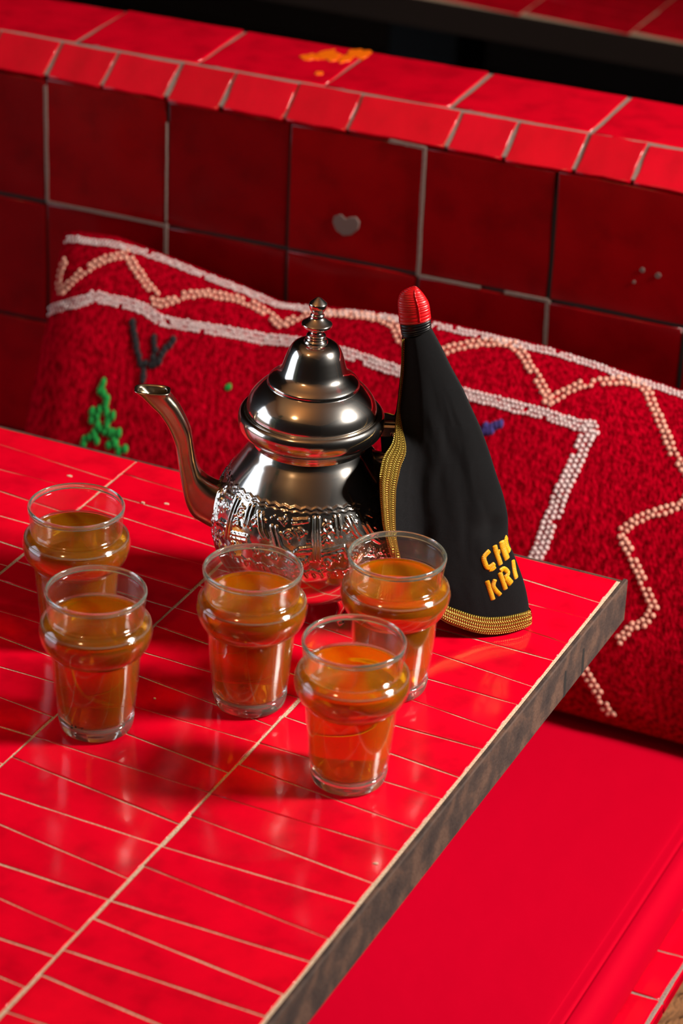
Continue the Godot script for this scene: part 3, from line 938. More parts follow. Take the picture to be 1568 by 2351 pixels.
# The chased belt round the belly: bars that fold into angular panels, leaf scrolls between them, wavy edges. y grows upwards.
func draw_relief():
	relief.resize(RW * RH)
	relief.fill(0.0)
	for k in 6:
		var x0 := k * 256.0
		var jog := [0.0, 6.0, -5.0, 3.0, -3.0, 4.0][k] as float
		# angular double bars: a V, then a stepped bracket, then uprights
		for d in [0.0, 13.0]:
			stroke([Vector2(14 + d, 150), Vector2(34 + d, 96 + jog), Vector2(62 + d, 74), Vector2(92, 84 + d * 0.9), Vector2(120, 88 + d)], 4.6, 1.0, x0)
			stroke([Vector2(128 + d, 186), Vector2(130 + d, 60)], 4.4, 1.0, x0)
			stroke([Vector2(150, 84 - d), Vector2(206, 98 - d * 1.0), Vector2(214 + d, 60)], 4.6, 1.0, x0)
			stroke([Vector2(222 + d, 178), Vector2(238 + d, 132), Vector2(252 + d, 112)], 4.2, 0.95, x0)
			stroke([Vector2(186 + d, 186), Vector2(188 + d, 130)], 4.0, 0.9, x0)
			stroke([Vector2(70, 168 + d * 0.7), Vector2(112, 176 + d * 0.5)], 3.6, 0.8, x0)
		# leaf scrolls
		for q in [[62, 132, 17, 1.2, 1.0, 0.4], [92, 142, 13, 1.1, -1.0, 2.0], [166, 156, 18, 1.3, 1.0, 1.2], [162, 122, 12, 1.1, -1.0, 3.3], [214, 150, 12, 1.1, 1.0, 5.0], [28, 60, 15, 1.2, -1.0, 0.8], [78, 44, 16, 1.3, 1.0, 2.4], [104, 56, 11, 1.0, -1.0, 0.2], [160, 50, 15, 1.2, 1.0, 4.0], [236, 60, 15, 1.2, -1.0, 1.9], [188, 62, 10, 1.0, 1.0, 0.5], [44, 172, 10, 1.0, -1.0, 0.5], [240, 164, 9, 1.0, 1.0, 1.5]]:
			stroke(spiral(q[0], q[1], q[2], q[3], q[4], q[5]), 3.3, 0.75, x0)
			for f in 3:
				var dir := Vector2.from_angle(q[5] + f * 1.9 + 0.7)
				stroke([Vector2(q[0], q[1]) + dir * q[2] * 0.7, Vector2(q[0], q[1]) + dir * q[2] * 1.35], 3.0, 0.7, x0)
		# wavy beaded edges
		for i in 64:
			var xx := i * 4.0
			stamp(x0 + xx, 208 + 2.5 * sin(xx * TAU / 32.0), 3.6, 0.42)
			stamp(x0 + xx + 2.0, 208 + 2.5 * sin((xx + 2.0) * TAU / 32.0), 3.6, 0.42)
			stamp(x0 + xx, 197 + 2.0 * sin(xx * TAU / 25.6 + 1.0), 3.2, 0.36)
			stamp(x0 + xx + 2.0, 197 + 2.0 * sin((xx + 2.0) * TAU / 25.6 + 1.0), 3.2, 0.36)
			stamp(x0 + xx, 22 + 4.0 * sin(xx * TAU / 32.0 + 2.0), 3.4, 0.8)
		for i in 14:
			stroke([Vector2(i * 18.3, 14), Vector2(i * 18.3 + 5, 2)], 2.6, 0.5, x0)
		for i in 26:
			stamp(x0 + rng.randf_range(0, 256), rng.randf_range(36, 180), 3.0, 0.5)

func relief_at(u: float, v: float) -> float:
	if v <= 0.0 or v >= 1.0:
		return 0.0
	var x: float = fposmod(u, 1.0) * RW
	var y := v * (RH - 1)
	var xi := int(x)
	var yi := mini(int(y), RH - 2)
	var fx := x - xi
	var fy := y - yi
	var x2 := (xi + 1) % RW
	xi = xi % RW
	return lerpf(lerpf(relief[yi * RW + xi], relief[yi * RW + x2], fx), lerpf(relief[(yi + 1) * RW + xi], relief[(yi + 1) * RW + x2], fx), fy)

func make_teapot():
	draw_relief()
	var t := thing("teapot", "polished nickel silver teapot with a domed lid, finial, curved spout and chased belly", "teapot", TEAPOT_AT)
	# body
	var low := smooth_profile(vprofile([0.0, 0.0205, 0.012, 0.0203, 0.021, 0.0208, 0.031, 0.0238, 0.0425, 0.0297, 0.0528, 0.0382, 0.0602, 0.0475, 0.0645, 0.058, 0.0657, 0.069, 0.0651, 0.0805, 0.0632, 0.090, 0.0602, 0.0985, 0.0563, 0.106, 0.0521, 0.1125, 0.0478, 0.1188, 0.0437, 0.1245, 0.0404, 0.1290, 0.0387, 0.1325]), 12)
	var high := smooth_profile(vprofile([0.0387, 0.1325, 0.0392, 0.1358, 0.0418, 0.1385, 0.0455, 0.1408, 0.0482, 0.1440, 0.0492, 0.1485, 0.0489, 0.1525, 0.0474, 0.1550, 0.0455, 0.1556, 0.0440, 0.1546, 0.0434, 0.1530]), 6)
	var prof := low
	prof.append_array(high.slice(1))
	var seg := 600
	var pts := PackedVector3Array()
	var turn_by := atan2(-CAM_NEAR.z, CAM_NEAR.x)
	for p in prof:
		var v := (p.y - 0.0640) / (0.1125 - 0.0640)
		for i in seg + 1:
			var a := TAU * i / seg
			var r := p.x
			if v > 0.0 and v < 1.0:
				r += 0.0012 * relief_at(float(i % seg) / seg + 0.07, v)
			pts.append(Vector3(r * cos(a + turn_by), p.y, -r * sin(a + turn_by)))
	obj("body", grid_mesh(pts, seg + 1, prof.size(), true, false, Vector2(1, 1)), M.metal, t)
	# lid, hinged a hair open
	var lid := obj("lid", lathe(smooth_profile(vprofile([0.0436, 0.1530, 0.0437, 0.1575, 0.0424, 0.1625, 0.0402, 0.1662, 0.0372, 0.1697, 0.0342, 0.1726, 0.0318, 0.1745, 0.0309, 0.1752, 0.0306, 0.1762, 0.0303, 0.1778, 0.0285, 0.1795, 0.0258, 0.1815, 0.0235, 0.1836, 0.0219, 0.1862, 0.0208, 0.1895, 0.0196, 0.1935, 0.0184, 0.1972, 0.0168, 0.2006, 0.0148, 0.2033, 0.0120, 0.2050, 0.0085, 0.2058, 0.0, 0.2060]), 8), 128), M.metal, t)
	var fin := obj("finial", lathe(PackedVector2Array(smooth_profile(vprofile([0.0, 0.2050, 0.0076, 0.2050, 0.0077, 0.2068, 0.0068, 0.2078, 0.0064, 0.2088, 0.0067, 0.2100, 0.0060, 0.2112, 0.0042, 0.2122, 0.0039, 0.2138, 0.0046, 0.2152, 0.0075, 0.2162, 0.0099, 0.2172, 0.0102, 0.2182, 0.0100, 0.2192, 0.0080, 0.2206, 0.0058, 0.2224, 0.0048, 0.2238, 0.0047, 0.2250, 0.0040, 0.2262, 0.0042, 0.2274, 0.0052, 0.2290, 0.0060, 0.2310, 0.0061, 0.2328, 0.0055, 0.2338, 0.0030, 0.2360, 0.0008, 0.2375, 0.0, 0.2377]), 5)), 64), M.metal, lid)
	lid.basis = Basis(CAM_NEAR, -0.022)
	lid.position = Vector3(0, 0.155, 0) - lid.basis * Vector3(0, 0.155, 0)
	# spout: rings given by their two ends in the spout's upright plane
	var rings := [[-0.0480, 0.0590, -0.0380, 0.0925], [-0.0522, 0.0605, -0.0425, 0.0937], [-0.0648, 0.0649, -0.0529, 0.0966], [-0.0720, 0.0686, -0.0592, 0.0983], [-0.0789, 0.0733, -0.0648, 0.1006], [-0.0835, 0.0821, -0.0696, 0.1034], [-0.0863, 0.0947, -0.0735, 0.1075], [-0.0888, 0.1094, -0.0763, 0.1166], [-0.0901, 0.1186, -0.0778, 0.1247], [-0.0917, 0.1273, -0.0798, 0.1364], [-0.0959, 0.1382, -0.0828, 0.1446], [-0.1018, 0.1480, -0.0879, 0.1548], [-0.1083, 0.1548, -0.0914, 0.1597], [-0.1147, 0.1616, -0.0938, 0.1628], [-0.1194, 0.1655, -0.0938, 0.1648]]
	var half_depth := [0.0140, 0.0138, 0.0128, 0.0118, 0.0110, 0.0103, 0.0096, 0.0082, 0.0073, 0.0069, 0.0067, 0.0068, 0.0071, 0.0077, 0.0084]
	var fine := []
	for k in rings.size() - 1:
		for q in 6:
			var f := q / 6.0
			var r0 = rings[maxi(k - 1, 0)]
			var r1 = rings[k]
			var r2 = rings[k + 1]
			var r3 = rings[mini(k + 2, rings.size() - 1)]
			var o := []
			for i in 4:
				o.append(cubic_interpolate(r1[i], r2[i], r0[i], r3[i], f))
			o.append(lerpf(half_depth[k], half_depth[k + 1], f))
			fine.append(o)
	fine.append(rings[rings.size() - 1] + [half_depth[half_depth.size() - 1]])
	var sp := PackedVector3Array()
	var sseg := 48
	var all := fine.duplicate()
	var last = fine[fine.size() - 1]
	# lip, then down the inside
	for q in [[1.0, 0.0007], [0.86, 0.0008], [0.80, -0.0006]]:
		all.append(shrunk(last, q[0], q[1]))
	for k in range(fine.size() - 3, fine.size() - 30, -3):
		all.append(shrunk(fine[k], 0.80, 0.0))
	for rr in all:
		var a := CAM_RIGHT * float(rr[0]) + Vector3(0, rr[1], 0)
		var b := CAM_RIGHT * float(rr[2]) + Vector3(0, rr[3], 0)
		var c := (a + b) * 0.5
		var half := (b - a) * 0.5
		for i in sseg + 1:
			var an := TAU * i / sseg
			var ca := cos(an)
			var sa := sin(an)
			# slightly squared section, as cast
			var sq := 1.0 + 0.07 * cos(4.0 * an + PI)
			sp.append(c + half * ca * sq - CAM_NEAR * float(rr[4]) * sa * sq)
	obj("spout", grid_mesh(sp, sseg + 1, all.size(), true, false), M.cast, t)
	# handle: a hinge bracket at the rim, a shank at the shoulder, and the loop inside the cover
	var hp := []
	for q in [[0.046, 0.1445], [0.056, 0.1450], [0.068, 0.1440], [0.080, 0.1380], [0.088, 0.1250], [0.090, 0.1080], [0.086, 0.0900], [0.078, 0.0760], [0.066, 0.0690], [0.060, 0.0690]]:
		hp.append(CAM_RIGHT * q[0] + Vector3(0, q[1], 0))
	var cv := curve(hp, 5)
	var hr := []
	for i in cv.size():
		hr.append(Vector2(0.0038, 0.0046))
	obj("handle", tube(cv, hr, 16, CAM_NEAR), M.cast, t)
	var br := obj("hinge", box(Vector3(0.043, 0.1400, -0.0062), Vector3(0.0605, 0.1490, 0.0062), 0.0012), M.metal, t)
	br.basis = Basis(CAM_RIGHT, Vector3.UP, CAM_NEAR)
	obj("hinge_pin", tube([CAM_RIGHT * 0.0555 + Vector3(0, 0.1425, 0) - CAM_NEAR * 0.0075, CAM_RIGHT * 0.0555 + Vector3(0, 0.1425, 0) + CAM_NEAR * 0.0075], [0.0022, 0.0022], 14), M.metal, br)
	br.get_child(0).basis = br.basis.inverse()
	obj("handle_shank", tube([CAM_RIGHT * 0.040 + Vector3(0, 0.1215, 0), CAM_RIGHT * 0.052 + Vector3(0, 0.1210, 0), CAM_RIGHT * 0.066 + Vector3(0, 0.1205, 0), CAM_RIGHT * 0.0865 + Vector3(0, 0.1210, 0)], [0.0062, 0.0045, 0.0036, 0.0036], 16), M.cast, t)
	# three curled feet
	for k in 3:
		var ang := deg_to_rad(35.5 + 120.0 * k)
		var d := CAM_RIGHT * cos(ang) + CAM_NEAR * sin(ang)
		var fp := []
		for q in [[0.0270, 0.0285], [0.0310, 0.0235], [0.0318, 0.0170], [0.0298, 0.0100], [0.0300, 0.0045], [0.0328, 0.0018]]:
			fp.append(d * q[0] + Vector3(0, q[1], 0))
		var fc := curve(fp, 4)
		var fr := []
		for i in fc.size():
			var f := float(i) / (fc.size() - 1)
			fr.append(lerpf(0.0075, 0.0030, smoothstep(0.0, 0.6, f)) - (0.0012 if i == fc.size() - 1 else 0.0))
		obj("foot", tube(fc, fr, 14, d.cross(Vector3.UP)), M.metal, t)

func shrunk(r: Array, k: float, rise: float) -> Array:
	var ca: float = (r[0] + r[2]) * 0.5
	var ch: float = (r[1] + r[3]) * 0.5
	return [ca + (r[0] - ca) * k, ch + (r[1] - ch) * k + rise, ca + (r[2] - ca) * k, ch + (r[3] - ch) * k + rise, r[4] * k]

# ==================================================================== black handle cover
const COVER_ROWS := 15
const COVER_COLS := 9
# the front sheet of the folded cover, row by row from the tip to the hem and from the open edge to the fold: along, height (tenths of a millimetre); columns crowd towards the fold
const COVER := [
	-635, 2151, -595, 2165, -557, 2181, -526, 2195, -499, 2208, -477, 2215, -460, 2216, -450, 2211, -446, 2201,
	-632, 2026, -582, 2034, -532, 2047, -486, 2058, -447, 2069, -414, 2077, -389, 2079, -374, 2074, -368, 2063,
	-630, 1901, -569, 1901, -508, 1908, -449, 1915, -397, 1924, -354, 1932, -322, 1936, -302, 1931, -294, 1919,
	-635, 1775, -562, 1767, -487, 1770, -412, 1773, -346, 1780, -291, 1790, -250, 1794, -224, 1791, -215, 1778,
	-642, 1648, -558, 1632, -470, 1628, -380, 1627, -301, 1632, -234, 1641, -185, 1647, -155, 1644, -143, 1631,
	-652, 1539, -556, 1505, -454, 1486, -350, 1479, -256, 1481, -179, 1491, -121, 1498, -86, 1496, -72, 1481,
	-668, 1470, -561, 1399, -446, 1341, -327, 1328, -221, 1326, -132, 1336, -67, 1343, -26, 1341, -11, 1326,
	-725, 1426, -600, 1311, -464, 1205, -326, 1181, -201, 1173, -97, 1179, -20, 1186, 27, 1183, 45, 1166,
	-744, 1349, -609, 1200, -460, 1059, -307, 1027, -169, 1015, -54, 1020, 31, 1028, 83, 1024, 103, 1006,
	-739, 1226, -601, 1062, -447, 908, -286, 869, -141, 851, -20, 855, 69, 863, 124, 859, 145, 840,
	-726, 1098, -591, 920, -438, 753, -276, 706, -129, 683, -6, 685, 84, 692, 140, 688, 161, 668,
	-708, 970, -569, 779, -410, 603, -239, 549, -83, 522, 47, 524, 142, 531, 202, 527, 224, 506,
	-673, 846, -532, 641, -370, 454, -193, 393, -32, 360, 103, 361, 202, 369, 263, 365, 287, 343,
	-618, 677, -484, 478, -326, 305, -150, 235, 12, 196, 147, 193, 246, 200, 307, 194, 331, 171,
	-552, 520, -431, 322, -285, 158, -116, 76, 41, 28, 172, 21, 268, 25, 327, 18, 350, 4]

func cover_knot(r: int, c: int) -> Vector2:
	r = clampi(r, 0, COVER_ROWS - 1)
	c = clampi(c, 0, COVER_COLS - 1)
	var k := (r * COVER_COLS + c) * 2
	return Vector2(COVER[k], COVER[k + 1]) * 0.0001

# how far a sheet stands off the fold's plane
func cover_depth(t: float, q: float) -> float:
	var d := 0.011 + 0.012 * pow(t, 0.8)
	var open := 0.006 + 0.0395 * smoothstep(0.3, 0.6, t) - 0.018 * smoothstep(0.85, 1.0, t)
	if q > 0.42:
		return d * sqrt(maxf(0.0, 1.0 - pow((q - 0.42) / 0.58, 2.0)))
	return lerpf(open, d, smoothstep(0.0, 0.42, q))

var cover_folds := FastNoiseLite.new()

func cover_at(t: float, q: float, side := 1.0) -> Vector3:
	t = clampf(t, 0.0, 1.0)
	q = clampf(q, 0.0, 1.0)
	var y := t * (COVER_ROWS - 1)
	var x := asin(q) / (PI * 0.5) * (COVER_COLS - 1)
	var r := mini(int(y), COVER_ROWS - 2)
	var c := mini(int(x), COVER_COLS - 2)
	var cols := []
	for k in range(-1, 3):
		cols.append(cover_knot(r, c + k).cubic_interpolate(cover_knot(r + 1, c + k), cover_knot(r - 1, c + k), cover_knot(r + 2, c + k), y - r))
	var v: Vector2 = cols[1].cubic_interpolate(cols[2], cols[0], cols[3], x - c)
	var depth := cover_depth(t, q)
	# soft folds in the cloth, and a dent above the lettering
	depth += 0.0022 * cover_folds.get_noise_2d(q * 1.6, t * 0.9) * smoothstep(0.1, 0.4, t) * smoothstep(0.0, 0.2, q) * (1.0 - smoothstep(0.8, 1.0, q)) * (1.0 - smoothstep(0.85, 1.0, t))
	depth -= 0.0035 * exp(-pow((t - 0.665) / 0.035, 2.0) - pow((q - 0.88) / 0.10, 2.0))
	return CAM_RIGHT * v.x + Vector3(0, maxf(v.y, 0.0003), 0) + CAM_NEAR * maxf(depth, 0.0) * (1.0 if side > 0.0 else -0.9)

func cover_normal(t: float, q: float, side := 1.0) -> Vector3:
	var e := 0.006
	var a := cover_at(minf(t + e, 1.0), q, side) - cover_at(maxf(t - e, 0.0), q, side)
	var b := cover_at(t, minf(q + e, 1.0), side) - cover_at(t, maxf(q - e, 0.0), side)
	var n := a.cross(b).normalized()
	if n.dot(CAM_NEAR * side + CAM_RIGHT * q * 0.5) < 0.0:
		n = -n
	return n

func make_cover():
	cover_folds.seed = 15
	cover_folds.frequency = 1.6
	var t := thing("handle_cover", "black velvet cone shaped handle cover with gold braid hem and red thread tip", "handle cover", COVER_AT)
	# front and back sheets, joined at the fold
	var nt := 90
	var nq := 48
	var pts := PackedVector3Array()
	for i in nt + 1:
		for j in 2 * nq + 1:
			var u := float(j) / nq
			var q := u if u <= 1.0 else 2.0 - u
			q = sin(q * PI * 0.5)
			pts.append(cover_at(float(i) / nt, q, 1.0 if u <= 1.0 else -1.0))
	obj("velvet", grid_mesh(pts, 2 * nq + 1, nt + 1, false, false, Vector2(2, 2)), M.felt, t)
	# the braid that binds the open edge, down the side and along the hem
	for side in [1.0, -1.0]:
		var rows := []
		for i in 61:
			var f := i / 60.0
			var w := lerpf(0.0014, 0.0105, smoothstep(0.26, 0.56, f))
			rows.append([Vector2(f, 0.0), Vector2(0.0, 1.0), w])
		obj("gold_braid", braid_strip(rows, side), M.gold, t)
		rows = []
		for i in 61:
			var f := i / 60.0
			rows.append([Vector2(1.0, f * 0.999), Vector2(-1.0, 0.0), lerpf(0.0125, 0.0098, f)])
		obj("gold_braid", braid_strip(rows, side), M.gold, t)
	# thread wrapped tip
	var collar := [[-0.0590, 0.2090, -0.0452, 0.2183], [-0.0632, 0.2140, -0.0446, 0.2200], [-0.0645, 0.2185, -0.0447, 0.2240], [-0.0654, 0.2248, -0.0453, 0.2288]]
	var red := [[-0.0658, 0.2240, -0.0451, 0.2282], [-0.0661, 0.2250, -0.0452, 0.2292], [-0.0667, 0.2319, -0.0462, 0.2350], [-0.0672, 0.2365, -0.0472, 0.2390], [-0.0670, 0.2415, -0.0494, 0.2429], [-0.0655, 0.2455, -0.0519, 0.2462], [-0.0619, 0.2482, -0.0540, 0.2485], [-0.0580, 0.2500, -0.0558, 0.2501], [-0.0569, 0.2501, -0.0567, 0.2502]]
	obj("black_collar", tip_mesh(collar, 9.0), M.black_thread, t)
	obj("red_tip", tip_mesh(red, 22.0), M.red_thread, t)
	var seam := []
	for r in red.slice(1, 7):
		var a: Vector3 = CAM_RIGHT * lerpf(r[0], r[2], 0.66) + Vector3(0, lerpf(r[1], r[3], 0.66), 0)
		seam.append(a + CAM_NEAR * (r[2] - r[0]) * 0.5 * 0.66 * 0.97)
	var sc := curve(seam, 4)
	var sr := []
	for i in sc.size():
		sr.append(0.0004 + 0.00012 * (i % 2))
	obj("tip_seam", tube(sc, sr, 8), M.red_thread, t)
	# embroidered lettering: satin strokes laid on the velvet (row, column pairs)
	var strokes := [
		[0.0018, "C", [0.731, 0.861, 0.748, 0.809, 0.770, 0.803, 0.783, 0.811, 0.781, 0.835, 0.774, 0.866]], [0.0018, "C", [0.790, 0.811, 0.790, 0.835, 0.783, 0.862]],
		[0.0019, "H", [0.719, 0.898, 0.786, 0.897]], [0.0018, "H", [0.743, 0.908, 0.743, 0.926]], [0.0025, "H", [0.712, 0.950, 0.776, 0.948]],
		[0.0022, "O", [0.703, 0.994, 0.716, 0.982, 0.735, 0.978, 0.754, 0.984]],
		[0.0018, "K", [0.824, 0.779, 0.891, 0.786]], [0.0017, "K", [0.823, 0.835, 0.848, 0.808, 0.879, 0.839]],
		[0.0018, "R", [0.805, 0.875, 0.865, 0.878]], [0.0018, "R", [0.803, 0.876, 0.799, 0.907, 0.813, 0.924, 0.824, 0.908, 0.826, 0.890]], [0.0024, "R", [0.828, 0.902, 0.853, 0.923]],
		[0.0020, "A", [0.780, 0.982, 0.817, 0.966, 0.842, 0.962]]]
	for s in strokes:
		var path := []
		var list: Array = s[2]
		for i in range(0, list.size(), 2):
			path.append(Vector3(list[i], list[i + 1], 0))
		if path.size() > 2:
			path = curve(path, 6)
		else:
			path = [path[0], path[0].lerp(path[1], 0.25), path[0].lerp(path[1], 0.5), path[0].lerp(path[1], 0.75), path[1]]
		obj("embroidered_letter", satin(path, s[0]), M.yellow_thread, t)

func satin(path: Array, half: float) -> ArrayMesh:
	var pos := []
	var nrm := []
	for p in path:
		pos.append(cover_at(p.x, p.y))
		nrm.append(cover_normal(p.x, p.y))
	# resample finely so that each thread makes its own ridge
	var fine := []
	var fn := []
	for i in pos.size() - 1:
		var m := maxi(2, int(pos[i].distance_to(pos[i + 1]) / 0.00018))
		for k in m:
			fine.append(pos[i].lerp(pos[i + 1], float(k) / m))
			fn.append(nrm[i].lerp(nrm[i + 1], float(k) / m).normalized())
	fine.append(pos[pos.size() - 1])
	fn.append(nrm[nrm.size() - 1])
	var n := fine.size()
	var pts := PackedVector3Array()
	for k in n:
		var dir: Vector3 = (fine[mini(k + 2, n - 1)] - fine[maxi(k - 2, 0)]).normalized()
		var nn: Vector3 = fn[k]
		var w := nn.cross(dir).normalized()
		var end := minf(minf(k, n - 1 - k) / 5.0, 1.0)
		var hw := half * sqrt(maxf(0.02, 1.0 - pow(1.0 - end, 2.0))) * (1.0 + 0.05 * sin(k * 1.9))
		var hh := half * 0.5 * (0.9 + 0.14 * sin(k * 2.1))
		for i in 13:
			var a := PI * (i / 12.0)
			pts.append(fine[k] + w * cos(a) * hw + nn * (sin(a) * hh * end - 0.0002))
	return grid_mesh(pts, 13, n, false, false, Vector2(1, n / 16.0))

func braid_strip(rows: Array, side: float) -> ArrayMesh:
	var pts := PackedVector3Array()
	var m := 11
	var along := 0.0
	var prev := Vector3.ZERO
	for k in rows.size():
		var r = rows[k]
		var base: Vector2 = r[0]
		var way: Vector2 = r[1]
		var width: float = r[2]
		# how far to go over the sheet for that width
		var p0 := cover_at(base.x, base.y, side)
		var step := Vector2(base.x + way.x * 0.02, base.y + way.y * 0.02)
		var per := p0.distance_to(cover_at(step.x, step.y, side)) / 0.02
		var d := width / maxf(per, 0.004)
		if k:
			along += p0.distance_to(prev)
		prev = p0
		for i in m:
			var f := float(i) / (m - 1)
			var tq := base + Vector2(way.x, way.y) * d * f
			tq = tq.clamp(Vector2.ZERO, Vector2.ONE)
			var n := cover_normal(tq.x, tq.y, side)
			var edge := sin(PI * clampf(f, 0.0, 1.0))
			pts.append(cover_at(tq.x, tq.y, side) + n * (0.0004 + 0.0016 * pow(edge, 0.5)))
	var turn := (rows[0][1] as Vector2).x != 0.0
	if side < 0.0:
		turn = not turn
	var g := grid_mesh(pts, m, rows.size(), false, turn)
	var a := g.surface_get_arrays(0)
	var uv: PackedVector2Array = a[Mesh.ARRAY_TEX_UV]
	for k in uv.size():
		uv[k] = Vector2(uv[k].y * along / 0.0033, uv[k].x)
	a[Mesh.ARRAY_TEX_UV] = uv
	var out := ArrayMesh.new()
	out.add_surface_from_arrays(Mesh.PRIMITIVE_TRIANGLES, a)
	return out

func tip_mesh(rows: Array, threads: float) -> ArrayMesh:
	var fine := []
	for k in rows.size() - 1:
		for s in 10:
			var f := s / 10.0
			var o := []
			for i in 4:
				o.append(cubic_interpolate(rows[k][i], rows[k + 1][i], rows[maxi(k - 1, 0)][i], rows[mini(k + 2, rows.size() - 1)][i], f))
			fine.append(o)
	fine.append(rows[rows.size() - 1])
	var pts := PackedVector3Array()
	var seg := 56
	for k in fine.size():
		var r = fine[k]
		var a: Vector3 = CAM_RIGHT * float(r[0]) + Vector3(0, r[1], 0)
		var b: Vector3 = CAM_RIGHT * float(r[2]) + Vector3(0, r[3], 0)
		var c := (a + b) * 0.5
		var half := (b - a) * 0.5
		var ridge := 1.0 + 0.006 * sin(TAU * threads * k / fine.size())
		for i in seg + 1:
			var an := TAU * i / seg
			pts.append(c + half * cos(an) * ridge - CAM_NEAR * half.length() * 0.66 * sin(an) * ridge)
	return grid_mesh(pts, seg + 1, fine.size(), true, false, Vector2(1, threads / 8.0))

